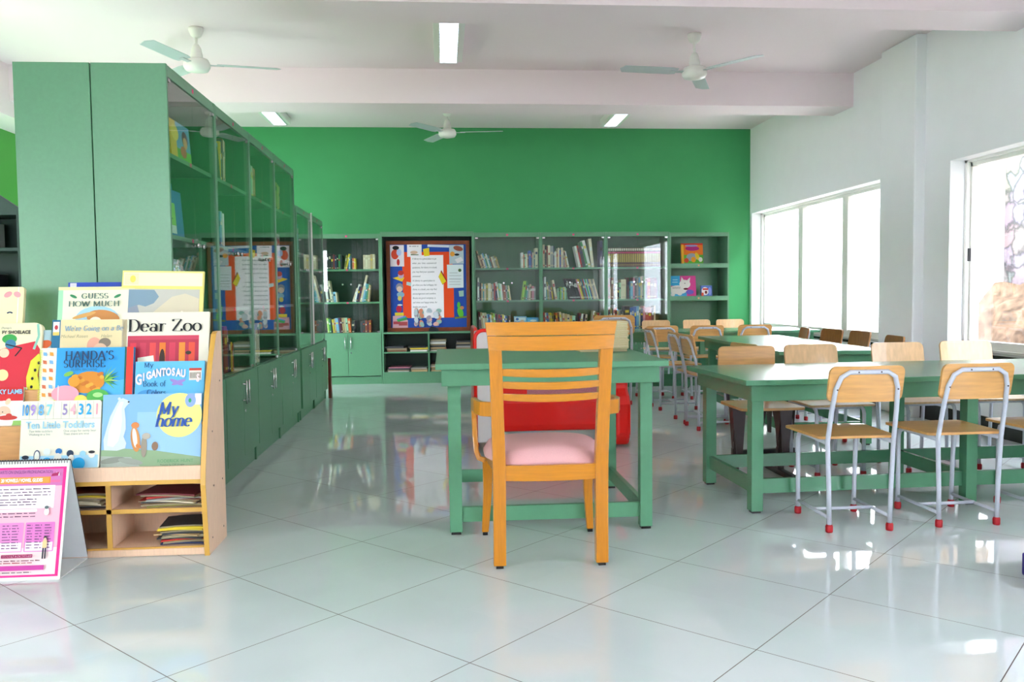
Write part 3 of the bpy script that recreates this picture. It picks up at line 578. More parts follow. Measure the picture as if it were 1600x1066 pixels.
prow(0, 952, .62, [(3, 34, 'brown'), (2.6, 34, 'olive'), (2, 33, 'black'), (2.2, 38, 'white'), (3.5, 34, 'red'), (2.5, 32, 'sky'), (2.5, 31, 'grey'), (3.8, 30, 'charcoal'), (2.4, 28, 'white', -4), (9, 36, 'black'), (3.3, 34, 'blue'), (3.3, 34, 'blue'), (3.6, 35, 'blue'), (4.4, 36, 'sky'), (2.2, 35, 'cream'), (4, 32, 'navy'), (3.5, 36, 'pink'), (5, 34, 'red'), (5, 34, 'red'), (4, 34, 'maroon'), (2.2, 36, 'beige')], 'lowest ' + c5, 'books on the lowest shelf of the encyclopedia cabinet')
# cabinet left of the noticeboard
n = prow(0, 507, BS[0], [(3, 24, 'charcoal'), (3, 22, 'black'), (3.4, 24, 'black'), (3, 21, 'charcoal'), (2.6, 23, 'maroon'), (2.6, 20, 'navy'), (3, 22, 'black'), (2.4, 23, 'green'), (2.4, 22, 'charcoal')], 'top ' + c1, 'books on the top shelf left of the noticeboard')
n = prow(0, 537, BS[0], [(1.6, 22, 'olive', 8), (2.4, 24, 'yellow', 12), (2.2, 24, 'navy', 6), (2.6, 23, 'sky'), (3.2, 17, 'charcoal'), (2.4, 17, 'orange'), (2.4, 17, 'yellow')], 'top ' + c1, 'books on the top shelf left of the noticeboard', start=n)
prow(0, 566, BS[0], [(3.6, 22, 'beige'), (3.6, 22, 'cream'), (3.6, 22, 'beige'), (3.6, 23, 'tan'), (3.6, 23, 'beige')], 'top ' + c1, 'books on the top shelf left of the noticeboard', start=n)
n = prow(0, 509, BS[1], [(3.2, 35, 'white', -7), (2.6, 34, 'charcoal', -7), (2.6, 33, 'cream', -7), (2.4, 16, 'grey', -8), (3.4, 16, 'sky', -6), (2, 15, 'beige', -6)], 'middle ' + c1, 'books on the middle shelf left of the noticeboard')
prow(0, 548, BS[1], [(2.4, 22, 'beige', 18), (3, 28, 'white', 16), (3, 24, 'navy', 12), (2.4, 22, 'maroon', 12), (3.2, 42, 'beige', 14), (2.6, 29, 'sky', 12), (3, 28, 'teal', 10), (2.6, 28, 'green', 8), (2.8, 26, 'tan', 6)], 'middle ' + c1, 'books on the middle shelf left of the noticeboard', start=n)
n = prow(0, 509.5, .62, [(3, 23, 'lime', -5), (2.6, 22, 'green', -5), (2.6, 22, 'charcoal', -5), (2.6, 21, 'yellow', -6), (2.8, 22, 'tan', -5), (4.2, 23, 'sky', -7), (2.4, 23, 'purple', -6), (2.6, 23, 'maroon', -7), (2.8, 23, 'tan', -6), (2.6, 23, 'beige', -6), (3, 23, 'mint', -6), (4, 22, 'orange', -5), (5, 18, 'black')], 'lowest ' + c1, 'books on the lowest shelf left of the noticeboard')
prow(0, 560, .62, [(3, 18, 'charcoal'), (4, 20, 'charcoal'), (3, 19, 'rust'), (2.6, 18, 'maroon'), (3.4, 19, 'rust')], 'lowest ' + c1, 'books on the lowest shelf left of the noticeboard', start=n)

# front-facing picture books (plain covers of their own)
def picture_book(label, loc, w_, h, th, cover, lean=8, rz=0, name='picture_book', spine=None, corner=0):
    t = thing(name, label, 'book', loc, rz); t.rotation_euler = (-R(lean), 0, rz)
    b = MB()
    if corner:
        b.prism(rrect(0, w_, 0, h, corner, 6), 'y', 0, th, 0)
    else:
        b.box(0, w_, 0, .0025, 0, h, 0); b.box(0, w_, th - .0025, th, 0, h, 0); b.box(0, .003, .0025, th - .0025, 0, h, 0); b.box(.003, w_ - .003, .0025, th - .0025, .003, h - .003, 1)
    b.build('cover_boards', [flat(cover), PAPER], t, bevel=.0)
    return t
YS = YF + .08
t = picture_book('colourful jungle picture book on top of open shelf unit', (2.955, YS, 1.421), .275, .255, .03, 'e8761e', 8, name='picture_book')
a = Art(0); a.rect(.0, .0, .275, .11, '5fb43a'); a.ell(.14, .19, .09, .03, 'b3247a'); a.ell(.13, .225, .08, .012, '8a9ad0'); a.rect(0, .235, .275, .255, 'd8322a'); a.ell(.13, .08, .07, .05, '9aa3a8'); a.ell(.15, .05, .03, .035, 'f0a020'); a.ell(.2, .09, .025, .05, 'e8c82a', 20); a.ell(.24, .05, .025, .03, 'e8e6dc'); a.ell(.06, .04, .03, .03, 'd8502a'); a.rect(0, 0, .03, .24, 'f2b232'); a.build('cover_picture', t)
t = picture_book('blue and pink picture book with white cat, open shelf unit', (2.81, YS, 1.018), .33, .255, .03, 'e0489a', 8)
a = Art(0); a.rect(0, .13, .13, .255, '3aa8dc'); a.rect(0, 0, .21, .05, '4ab4e0'); a.ell(.1, .08, .12, .055, 'f0ece8'); a.ell(.19, .15, .07, .055, 'f4f0ec'); a.poly([(.14, .19), (.15, .245), (.18, .2)], 'f4f0ec'); a.poly([(.22, .2), (.26, .235), (.25, .17)], 'f4f0ec'); a.ell(.2, .09, .03, .012, '6a1e30'); a.ell(.25, .05, .05, .03, '7a6ad0'); a.ell(.19, .16, .007, .005, '222222'); a.ell(.03, .02, .03, .02, 'f0ece8'); a.ell(.12, .03, .03, .02, 'f0ece8')
for k in range(5): a.line([(.03 + k * .02, .12), (.04 + k * .02, .09), (.05 + k * .02, .12)], .003, '8a8a8a')
a.rect(.03, .17, .1, .18, '9ad8ee'); a.rect(.035, .2, .1, .21, '9ad8ee'); a.build('cover_picture', t)
t = picture_book('small red, white and blue picture book on open shelf unit', (3.205, YS, 1.018), .14, .13, .03, '5a7ac8', 8)
a = Art(0); a.ell(.05, .06, .045, .05, 'efe6e2'); a.rect(.02, .075, .09, .095, 'd23a2a'); a.ell(.06, .045, .015, .02, '7a2a2a'); a.ell(.11, .06, .02, .05, '8a9ae0'); a.rect(.0, .0, .03, .04, 'e05a3a'); a.build('cover_picture', t)
# blue leaflets lying open low in the noticeboard-side cabinet
t = picture_book('pale blue picture book, left of two, low in cabinet beside noticeboard', (.37 + .485, YF + .04, .62), .155, .175, .012, '8fc0e0', 10)
a = Art(0); a.rect(.01, .12, .145, .16, 'e6eef4'); a.ell(.04, .14, .02, .015, '2f6fb4'); a.ell(.1, .1, .03, .03, 'e0b8a0'); a.ell(.06, .07, .04, .02, '3f8fc8'); a.build('cover_picture', t)
t = picture_book('pale blue picture book, right of two, low in cabinet beside noticeboard', (.37 + .642, YF + .04, .62), .145, .16, .012, '4fa4dc', 10)
a = Art(0); a.rect(.01, .1, .13, .145, '7cc4ec'); a.ell(.08, .12, .04, .012, 'e6eef4'); a.ell(.05, .06, .03, .02, 'dfe6ea'); a.build('cover_picture', t)

# books in the left cabinets (frame: cabinet front faces +x)
def LF(y): return Matrix.Translation((XF, y, 0)) @ Matrix.Rotation(W90, 4, 'Z')
def side_pic(label, y, z, w_, h, th, cover, inset=.06, lean=4):
    t = picture_book(label, (XF - inset, y, z), w_, h, th, cover, lean, 0)
    t.rotation_euler = (0, 0, 0); t.matrix_world = Matrix.Translation((XF - inset, y, z)) @ Matrix.Rotation(W90, 4, 'Z') @ Matrix.Rotation(-R(lean), 4, 'X'); return t
y1 = 4.04
t = side_pic('yellow and green picture book, top shelf of nearest left cabinet', y1 + .25, TS[0], .33, .20, .02, 'e0c23a'); a = Art(0); a.rect(.1, 0, .33, .2, '6fa4c8'); a.rect(.1, 0, .33, .07, '6fc03a'); a.ell(.08, .14, .06, .04, 'f0dc5a'); a.ell(.24, .13, .05, .04, '7a2a5a'); a.ell(.24, .11, .035, .03, 'e8a878'); a.ell(.2, .06, .05, .03, 'c8644a'); a.build('cover_picture', t)
t = side_pic('large blue book with green label, middle shelf of nearest left cabinet', y1 + .03, TS[1], .42, .235, .03, '1f6fa8', .07); a = Art(0); a.rect(.02, .02, .3, .06, 'dfe6df'); a.rect(.03, .06, .3, .17, '8fd858'); a.scribble(.06, .26, .09, .005, '3a6a2a', 4); a.scribble(.06, .24, .11, .005, '3a6a2a', 5); a.ell(.15, .14, .015, .01, '3a7a2a'); a.build('cover_picture', t)
t = side_pic('taller dark blue book behind the large blue one, nearest cabinet', y1 + .03, TS[1], .44, .285, .025, '2478b0', .115); a = Art(0); a.rect(.0, .235, .44, .255, '3a2a22'); a.rect(.36, .262, .42, .278, 'd8487e'); a.build('cover_picture', t)
wl = 'top shelf of second left cabinet'
shelf_row(LF(4.87), .30, .05, TS[0], [(.022, .24, 'yellow'), (.025, .25, 'navy'), (.02, .265, 'maroon'), (.022, .26, 'cream'), (.02, .255, 'tan'), (.022, .24, 'beige')], wl, 'books in the second left cabinet', 3)
t = side_pic('dark green picture book with lime leaf, second left cabinet', 4.89, TS[0], .27, .225, .02, '123a22', .05); a = Art(0); a.ell(.08, .1, .06, .03, '8fc83a', 35); a.ell(.07, .06, .05, .02, 'a4d84a', -20); a.rect(0, .2, .27, .225, '3f8fa0'); a.build('cover_picture', t)
t = side_pic('yellow comic style book on middle shelf of second left cabinet', 4.89, TS[1], .19, .26, .05, 'e6cc2e', .05); a = Art(0); a.rect(0, 0, .19, .04, 'dfdcd0'); a.ell(.06, .16, .025, .04, 'd8502a'); a.ell(.12, .2, .02, .02, '3a66b8'); a.ell(.1, .1, .03, .03, 'b8322c'); a.rect(.08, .23, .14, .245, 'd8322a'); a.build('cover_picture', t)
shelf_row(LF(4.87), .225, .05, TS[1], [(.03, .2, 'teal'), (.03, .205, 'sky'), (.03, .21, 'mint'), (.03, .2, 'white')], 'middle shelf of second left cabinet', 'books in the second left cabinet')
shelf_row(LF(4.87), .03, .05, TS[2], [(.05, .19, 'red'), (.04, .18, 'maroon')], 'third shelf of second left cabinet', 'books in the second left cabinet')
shelf_row(LF(4.87), .06, .05, .61, [(.06, .25, 'navy'), (.08, .27, 'rust'), (.09, .28, 'maroon'), (.07, .28, 'rust'), (.03, .26, 'purple'), (.04, .2, 'charcoal'), (.025, .18, 'yellow'), (.02, .17, 'orange')], 'lowest shelf of second left cabinet', 'books in the second left cabinet')
shelf_row(LF(5.695), .05, .05, TS[0], [(.14, .25, 'yellow'), (.05, .23, 'lime'), (.04, .23, 'green'), (.03, .22, 'mint'), (.03, .22, 'cream'), (.03, .21, 'tan'), (.04, .21, 'orange')], 'top shelf of third left cabinet', 'books in the third left cabinet')
shelf_row(LF(5.695), .05, .05, TS[1], [(.05, .19, 'beige'), (.05, .24, 'cream'), (.03, .23, 'sky')], 'middle shelf of third left cabinet', 'books in the third left cabinet')
shelf_row(LF(5.695), .1, .05, TS[2], [(.05, .26, 'white', -3), (.03, .24, 'sky', -3), (.05, .23, 'cream'), (.05, .22, 'white')], 'third shelf of third left cabinet', 'books in the third left cabinet')
shelf_row(LF(5.695), .3, .05, .61, [(.04, .26, 'white'), (.05, .27, 'cream'), (.05, .27, 'white')], 'lowest shelf of third left cabinet', 'books in the third left cabinet')
t = side_pic('blue folder standing at the back, fourth left cabinet', 6.56, TS[0], .7, .3, .02, '2a7ab0', .2)
shelf_row(LF(6.52), .06, .05, TS[0], [(.16, .22, 'yellow'), (.16, .22, 'olive'), (.04, .21, 'lime', 8), (.04, .2, 'tan', 8)], 'top shelf of fourth left cabinet', 'books in the fourth left cabinet')
shelf_row(LF(6.52), .1, .05, TS[1], [(.1, .2, 'white'), (.12, .22, 'cream'), (.04, .18, 'brown'), (.1, .2, 'grey')], 'middle shelf of fourth left cabinet', 'books in the fourth left cabinet')
shelf_row(LF(7.43), .12, .05, 1.45, [(.08, .2, 'beige'), (.1, .24, 'sky'), (.06, .25, 'teal'), (.05, .26, 'teal')], 'top shelf of first shorter left cabinet', 'books in the shorter left cabinets')
shelf_row(LF(8.222), .1, .05, 1.06, [(.04, .24, 'white', 8), (.05, .25, 'teal', 8), (.04, .24, 'grey', 8), (.05, .22, 'cream', 8)], 'middle shelf of farthest left cabinet', 'books in the shorter left cabinets')
shelf_row(LF(7.43), .1, .05, .61, [(.06, .25, 'olive'), (.06, .27, 'lime'), (.06, .24, 'tan'), (.06, .25, 'green')], 'lowest shelf of first shorter left cabinet', 'books in the shorter left cabinets')
shelf_row(LF(4.04), .05, .05, TS[2], [(.03, .2 + .01 * (i % 3), c, 10) for i, c in enumerate(['teal', 'white', 'grey', 'mint', 'sky', 'green', 'cream', 'teal', 'grey', 'mint'])], 'third shelf of nearest left cabinet', 'books in the nearest left cabinet')
shelf_row(LF(4.04), .05, .05, .61, [(.035, .24 + .01 * (i % 3), c) for i, c in enumerate(['mint', 'white', 'sky', 'beige', 'grey', 'cream', 'green', 'teal', 'white', 'beige', 'mint', 'red'])], 'lowest shelf of nearest left cabinet', 'books in the nearest left cabinet')

# magazines lying flat
EDGE = mat('grey_paper_edges', (150, 138, 112), .8, .1)
def magazine(w_, d, th, col, floppy=0, edge=None):
    b = MB(); n = 8; vs = []; fs = []
    for s_ in (0, 1):
        for i in range(n + 1):
            u = i / n; z = floppy * math.sin(u * PI) * 1.0 + s_ * th
            vs += [(-w_ / 2 + w_ * u, -d / 2, z), (-w_ / 2 + w_ * u, d / 2, z)]
    m = 2 * (n + 1)
    for i in range(n):
        a_ = 2 * i; fs += [(a_, a_ + 2, a_ + 3, a_ + 1), (a_ + m, a_ + m + 1, a_ + m + 3, a_ + m + 2)]
    b.add(vs, fs, 0)
    b.add(vs, [(2 * i, 2 * i + m, 2 * i + 2 + m, 2 * i + 2) for i in range(n)] + [(2 * i + 1, 2 * i + 3, 2 * i + 3 + m, 2 * i + 1 + m) for i in range(n)] + [(0, 1, m + 1, m), (2 * n, m + 2 * n, m + 2 * n + 1, 2 * n + 1)], 1)
    return b.build('magazine', [flat(PAL.get(col, col)), edge or PAPER])
CNT = ['bottom', 'second from bottom', 'third from bottom', 'fourth from bottom', 'fifth from bottom', 'sixth from bottom', 'seventh from bottom', 'eighth from bottom', 'ninth from bottom', 'tenth from bottom', 'eleventh from bottom', 'twelfth from bottom', 'thirteenth from bottom', 'fourteenth from bottom']
def pile(x, y, z, w_, d, items, where, group, jit=.02, rot=6, flop=0, nm='magazine', dark=True):
    for i, (th, col) in enumerate(items):
        o = magazine(w_ * random.uniform(.93, 1.0), d * random.uniform(.94, 1), th, col, flop, (EDGE if i % 3 == 1 else flat(PAL.get(col, col))) if dark else None); o.name = nm
        o.location = (x + random.uniform(-jit, jit), y + random.uniform(-jit, jit) * .6, z); o.rotation_euler = (0, 0, R(random.uniform(-rot, rot))); z += th + .0004
        tag(o, '%s %s, %s of %s' % (col if col in PAL else 'bright', nm, 'topmost' if i == len(items) - 1 else CNT[i], where), nm, group)
cx0 = -.747
pile(cx0 + .17, 10.55, .384, .24, .3, [(.02, 'brown'), (.02, 'maroon'), (.025, 'charcoal')], 'dark pile, upper left cubbyhole', 'papers in the upper left cubbyhole')
pile(cx0 + .43, 10.55, .384, .22, .3, [(.014, 'white'), (.014, 'olive'), (.014, 'yellow'), (.014, 'charcoal')], 'right pile, upper left cubbyhole', 'papers in the upper left cubbyhole')
pile(cx0 + .675, 10.55, .384, .19, .3, [(.01, 'white'), (.02, 'rust'), (.018, 'tan'), (.02, 'charcoal'), (.02, 'olive'), (.016, 'white'), (.018, 'grey'), (.016, 'beige')], 'tall pile, upper right cubbyhole', 'papers in the upper right cubbyhole', .006, 2)
pile(cx0 + .98, 10.55, .384, .18, .3, [(.02, 'tan'), (.02, 'brown'), (.02, 'grey'), (.02, 'charcoal'), (.02, 'grey'), (.02, 'charcoal')], 'right pile, upper right cubbyhole', 'papers in the upper right cubbyhole', .006, 2)
pile(cx0 + .20, 10.55, .14, .27, .3, [(.01, 'white'), (.014, 'cream'), (.02, 'charcoal'), (.01, 'pink')], 'pale pile, lower left cubbyhole', 'papers in the lower left cubbyhole')
pile(cx0 + .44, 10.55, .14, .2, .3, [(.02, 'tan'), (.015, 'charcoal'), (.008, 'grey')], 'right pile, lower left cubbyhole', 'papers in the lower left cubbyhole', .01)
pile(cx0 + .68, 10.55, .14, .2, .3, [(.02, 'tan'), (.02, 'beige'), (.014, 'tan'), (.01, 'white'), (.02, 'maroon')], 'pile in lower right cubbyhole', 'papers in the lower right cubbyhole', .01, 2)

# ================================================================== DESK, ITS CHAIR AND THE BOOKS ON IT
dk = thing('desk', 'green wooden desk behind the honey coloured armchair', 'desk', (.465, 4.15, 0))
hx, hy = .505, .51
box(-hx, hx, -hy, hy, .742, .768, bev=.003).build('desktop', DESK, dk)
b = MB(); b.box(-.48, .478, -.455, -.43, .667, .742); b.box(-.48, .478, .43, .455, .667, .742); b.box(-.48, -.455, -.43, .43, .667, .742); b.box(.453, .478, -.43, .43, .667, .742); b.build('apron', DESK, dk, bevel=.002)
for sx_ in (-.452, .402):
    for sy_ in (-.405, .405):
        box(sx_, sx_ + .055, sy_, sy_ + .05, .012, .667, bev=.002).build('leg', DESK, dk); 
        box(sx_ + .006, sx_ + .049, sy_ + .006, sy_ + .044, 0, .012).build('foot_pad', BLACK, dk)
for sy_ in (-.39, .42): box(-.397, .402, sy_, sy_ + .022, .054, .12).build('stretcher', DESK, dk)
for sx_ in (-.437, .415): box(sx_, sx_ + .022, -.355, .405, .054, .12).build('stretcher', DESK, dk)

ac = thing('armchair', 'honey coloured wooden armchair with pink padded seat, facing the desk', 'chair', (.402, 3.25, 0))
def post(sx_):
    b = MB(); prof = [(.0, .178), (.42, .176), (.66, .187), (.86, .198), (.957, .205)]   # z, outer... x of inner face follows
    st = [(.012, .176, .224, .0), (.2, .175, .223, -.004), (.40, .174, .224, -.006), (.6, .180, .228, -.02), (.80, .186, .234, -.042), (.865, .188, .237, -.05)]
    for i in range(len(st) - 1):
        (z0, a0, b0, y0), (z1, a1, b1, y1_) = st[i], st[i + 1]
        xs0 = sorted((sx_ * a0, sx_ * b0)); xs1 = sorted((sx_ * a1, sx_ * b1)); d = .042
        vs = [(xs0[0], y0, z0), (xs0[1], y0, z0), (xs0[1], y0 + d, z0), (xs0[0], y0 + d, z0), (xs1[0], y1_, z1), (xs1[1], y1_, z1), (xs1[1], y1_ + d, z1), (xs1[0], y1_ + d, z1)]
        b.add(vs, [(0, 1, 5, 4), (1, 2, 6, 5), (2, 3, 7, 6), (3, 0, 4, 7)] + ([(0, 3, 2, 1)] if i == 0 else []) + ([(4, 5, 6, 7)] if i == len(st) - 2 else []))
    return b
for s_ in (-1, 1):
    post(s_).build('back_post', HONEY, ac, bevel=.002); box(s_ * .2 - .014, s_ * .2 + .014, .006, .034, 0, .014).build('foot_pad', BLACK, ac)
def slat(z0, z1, xw0, xw1, y0, bow, d, name, dip=0, n=14, seam=False):
    b = MB(); vs = []; fs = []
    for i in range(n + 1):
        u = -1 + 2 * i / n; yy = y0 - bow * (1 - u * u); zz = -dip * (1 - u * u)
        xb, xt = u * xw0, u * xw1
        vs += [(xb, yy, z0 + zz), (xb, yy + d, z0 + zz), (xt, yy + d - .006, z1 + zz * .4), (xt, yy - .006, z1 + zz * .4)]
    for i in range(n):
        o_ = 4 * i
        for k in range(4): fs.append((o_ + k, o_ + (k + 1) % 4, o_ + 4 + (k + 1) % 4, o_ + 4 + k))
    fs += [(3, 2, 1, 0), (4 * n, 4 * n + 1, 4 * n + 2, 4 * n + 3)]
    b.add(vs, fs); return b.build(name, HONEYH, ac, bevel=.002)
slat(.852, .905, .237, .242, -.048, .028, .024, 'top_rail', .004); slat(.9065, .957, .242, .25, -.052, .028, .024, 'top_rail', .0)
slat(.752, .780, .187, .188, -.03, .03, .018, 'back_slat', .006); slat(.705, .731, .185, .186, -.026, .028, .018, 'back_slat', .006); slat(.658, .684, .183, .184, -.02, .026, .018, 'back_slat', .006)
slat(.343, .404, .176, .176, .002, .006, .024, 'seat_rail', .003)
box(-.22, .225, .42, .445, .343, .40).build('seat_rail', HONEYH, ac, bevel=.002)
for s_ in (-1, 1):
    b = MB(); b.add([(s_ * .178, .03, .343), (s_ * .2, .03, .343), (s_ * .2, .03, .40), (s_ * .178, .03, .40), (s_ * .205, .43, .343), (s_ * .23, .43, .343), (s_ * .23, .43, .40), (s_ * .205, .43, .40)], [(0, 1, 2, 3), (4, 7, 6, 5), (0, 4, 5, 1), (3, 2, 6, 7), (1, 5, 6, 2), (0, 3, 7, 4)]); b.build('seat_rail', HONEYH, ac, bevel=.002)
    # front leg, tapered
    x_ = s_ * .222; t0 = .013; t1 = .022
    b = MB(); vs = []
    for z, t_, oy in ((.014, .015, .49), (.2, .019, .475), (.345, .022, .455)): vs += [(x_ + s_ * (.5 - oy) * .1 * 0 - t_ + (s_ * .012 if z < .1 else 0), oy - t_, z), (x_ + t_ + (s_ * .012 if z < .1 else 0), oy - t_, z), (x_ + t_ + (s_ * .012 if z < .1 else 0), oy + t_, z), (x_ - t_ + (s_ * .012 if z < .1 else 0), oy + t_, z)]
    b.add(vs, [(0, 3, 2, 1), (8, 9, 10, 11)] + [(4 * q + k, 4 * q + (k + 1) % 4, 4 * q + 4 + (k + 1) % 4, 4 * q + 4 + k) for q in (0, 1) for k in range(4)]); b.build('front_leg', HONEY, ac, bevel=.003)
    box(x_ + s_ * .012 - .011, x_ + s_ * .012 + .011, .479, .501, 0, .016).build('foot_pad', BLACK, ac)
    # arm: level rail bending down to an upright and into the seat rail
    b = MB(); path = [(.218, .0, .622), (.262, .03, .622), (.28, .10, .622), (.284, .22, .618), (.284, .30, .61), (.283, .345, .585), (.281, .36, .54), (.278, .355, .46), (.274, .345, .40), (.262, .335, .372), (.235, .33, .365)]
    hw = [.028, .028, .028, .026, .024, .02, .018, .018, .02, .02, .02]; vs = []
    for i, (ax, ay, az) in enumerate(path):
        p0 = Vector(path[max(i - 1, 0)]); p1 = Vector(path[min(i + 1, len(path) - 1)]); tg = (p1 - p0).normalized()
        if i < 4: side = Vector((0, 0, 1)); 
        else: side = Vector((0, 1, 0)) if abs(tg.z) > .5 else Vector((0, 0, 1)) if abs(tg.y) > .5 else Vector((0, 1, 0))
        nn = tg.cross(side).normalized(); side = nn.cross(tg).normalized(); p = Vector((ax, ay, az))
        for q, r_ in ((1, 1), (1, -1), (-1, -1), (-1, 1)):
            v = p + side * hw[i] * q + nn * .011 * r_; vs.append((s_ * v.x, v.y, v.z))
    fs = [(0, 1, 2, 3), tuple(4 * (len(path) - 1) + k for k in (3, 2, 1, 0))] + [(4 * i + k, 4 * i + 4 + k, 4 * i + 4 + (k + 1) % 4, 4 * i + (k + 1) % 4) for i in range(len(path) - 1) for k in range(4)]
    b.add(vs, fs); b.build('arm', HONEY, ac, bevel=.004)
# padded seat
b = MB(); nu, nv = 20, 16; vs = []
for j in range(nv + 1):
    v = j / nv; y = .026 + v * .434; hwid = .178 + .066 * min(1, v * 2.2) ** .8
    for i in range(nu + 1):
        u = -1 + 2 * i / nu; e = max(abs(u), abs(2 * v - 1)); q = (1 - abs(u) ** 4) * (1 - abs(2 * v - 1) ** 4)
        sq = 1 - .06 * abs(2 * v - 1) ** 6
        vs.append((u * hwid * sq, y, .404 + .062 * q ** .38 + .006 * (1 - u * u)))
fs = [(j * (nu + 1) + i, j * (nu + 1) + i + 1, (j + 1) * (nu + 1) + i + 1, (j + 1) * (nu + 1) + i) for j in range(nv) for i in range(nu)]
n0 = len(vs); vs += [(x_, y_, .398) for x_, y_, _ in vs]
fs += [tuple(n0 + k for k in reversed(f)) for f in fs]
ring = [i for i in range(nu + 1)] + [(j + 1) * (nu + 1) - 1 for j in range(1, nv + 1)] + [nv * (nu + 1) + i for i in range(nu - 1, -1, -1)] + [j * (nu + 1) for j in range(nv - 1, 0, -1)]
fs += [(ring[k], ring[(k + 1) % len(ring)], n0 + ring[(k + 1) % len(ring)], n0 + ring[k]) for k in range(len(ring))]
b.add(vs, fs, 0, True); b.build('seat_cushion', PINK, ac)

pile(.79, 4.33, .769, .25, .2, [(.006, 'white'), (.006, 'lime'), (.005, 'cream')], 'wide pile on the desk', 'magazines on the desk', .012, 4, dark=False)
pile(.83, 4.30, .788, .17, .22, [(.010, 'cream'), (.012, 'beige'), (.012, 'cream'), (.009, 'tan'), (.012, 'cream'), (.009, 'beige'), (.01, 'charcoal'), (.012, 'cream'), (.009, 'olive'), (.012, 'cream'), (.01, 'mint'), (.012, 'cream')], 'tall pile on the desk', 'booklets piled on the desk', .004, 3, nm='booklet', dark=False)

# ================================================================== SCHOOL CHAIRS
def school_chair(label, back=PLY, seat=PLY, tube=TUBE):
    t = thing('school_chair', label, 'chair')
    b = MB(); pts = []
    xw = .15
    L_ = [(-.138, 0, .03), (-.142, 0, .2), (-xw, -.002, .40), (-xw + .004, -.03, .54), (-xw + .012, -.052, .64)]
    top = [(-xw + .03 , -.066, .69), (-xw + .065, -.071, .712)]
    pts = L_ + top + [(-x_, y_, z_) for x_, y_, z_ in reversed(L_ + top)]
    b.tube(pts, .0105, 0, 10); b.build('back_frame', tube, t)
    for s_ in (-1, 1):
        MB().tube([(s_ * .138, .335, .03), (s_ * .140, .332, .2), (s_ * .142, .328, .36), (s_ * .142, .318, .385), (s_ * .143, .29, .398), (s_ * .145, .15, .398), (s_ * .15, .0, .396)], .0105, 0, 10).build('front_leg', tube, t)
        MB().tube([(s_ * .138, .333, .062), (s_ * .138, 0, .062)], .008, 0, 8).build('side_stretcher', tube, t)
        for y_ in (0, .335): MB().lathe([(.0145, 0), (.016, .006), (.016, .028), (.012, .034)], (s_ * .138, y_, 0), 0, 14).build('rubber_foot', REDCAP, t)
    MB().tube([(-.138, .16, .064), (.138, .16, .064)], .008, 0, 8).build('cross_stretcher', tube, t)
    MB().tube([(-.143, .3, .396), (.143, .3, .396)], .008, 0, 8).build('seat_support', tube, t)
    b = MB(); b.prism(arc(.165, .345, .03, 0, 90, 4) + arc(-.165, .345, .03, 90, 180, 4) + arc(-.16, .04, .02, 180, 270, 4) + arc(.16, .04, .02, 270, 360, 4), 'z', .409, .421); b.build('seat', seat, t, bevel=.002)
    # curved backrest board in front of the frame
    b = MB(); n = 12; outline = rrect(-.168, .168, 0, .16, .032, 5); vs = []; 
    cols = []
    def yb(x_, z_): return -.040 - .20 * (z_) - .10 * x_ * x_ * 0 + .9 * x_ * x_ * .35
    vs = [(x_, yb(x_, z_), .578 + z_) for x_, z_ in outline] + [(x_, yb(x_, z_) + .011, .578 + z_) for x_, z_ in outline]
    m = len(outline); cf = len(vs); 
    # fill with strips
    grid = MB(); nx, nz = 14, 6; gv = []; 
    def edge(zz):
        r_ = .032; 
        if zz < r_: return .168 - r_ + math.sqrt(max(0, r_ * r_ - (r_ - zz) ** 2))
        if zz > .16 - r_: return .168 - r_ + math.sqrt(max(0, r_ * r_ - (zz - (.16 - r_)) ** 2))
        return .168
    zs = [0, .003, .01, .02, .032, .08, .128, .14, .15, .157, .16]
    for side in (0, 1):
        for zz in zs:
            for i in range(nx + 1):
                x_ = (-1 + 2 * i / nx) * edge(zz); gv.append((x_, yb(x_, zz) + .013 * side, .578 + zz))
    k_ = nx + 1; nn = k_ * len(zs); gf = []
    for j in range(len(zs) - 1):
        for i in range(nx):
            a_ = j * k_ + i; gf += [(a_, a_ + 1, a_ + 1 + k_, a_ + k_), (nn + a_, nn + a_ + k_, nn + a_ + 1 + k_, nn + a_ + 1)]
        for i in (0, nx): a_ = j * k_ + i; gf.append((a_, a_ + k_, nn + a_ + k_, nn + a_))
    for j in (0, len(zs) - 1):
        for i in range(nx): a_ = j * k_ + i; gf.append((a_, a_ + 1, nn + a_ + 1, nn + a_))
    grid.add(gv, gf, 0, False); br = grid.build('backrest', back, t)
    b = MB()
    for x_, z_, y_ in ((-.05, .712, -.083), (.05, .712, -.083), (-.136, .635, -.064), (.136, .635, -.064)): b.tube([(x_, y_ + .004, z_), (x_, y_, z_)], .0035, 0, 8)
    b.build('screw', DARKM, br)
    return t
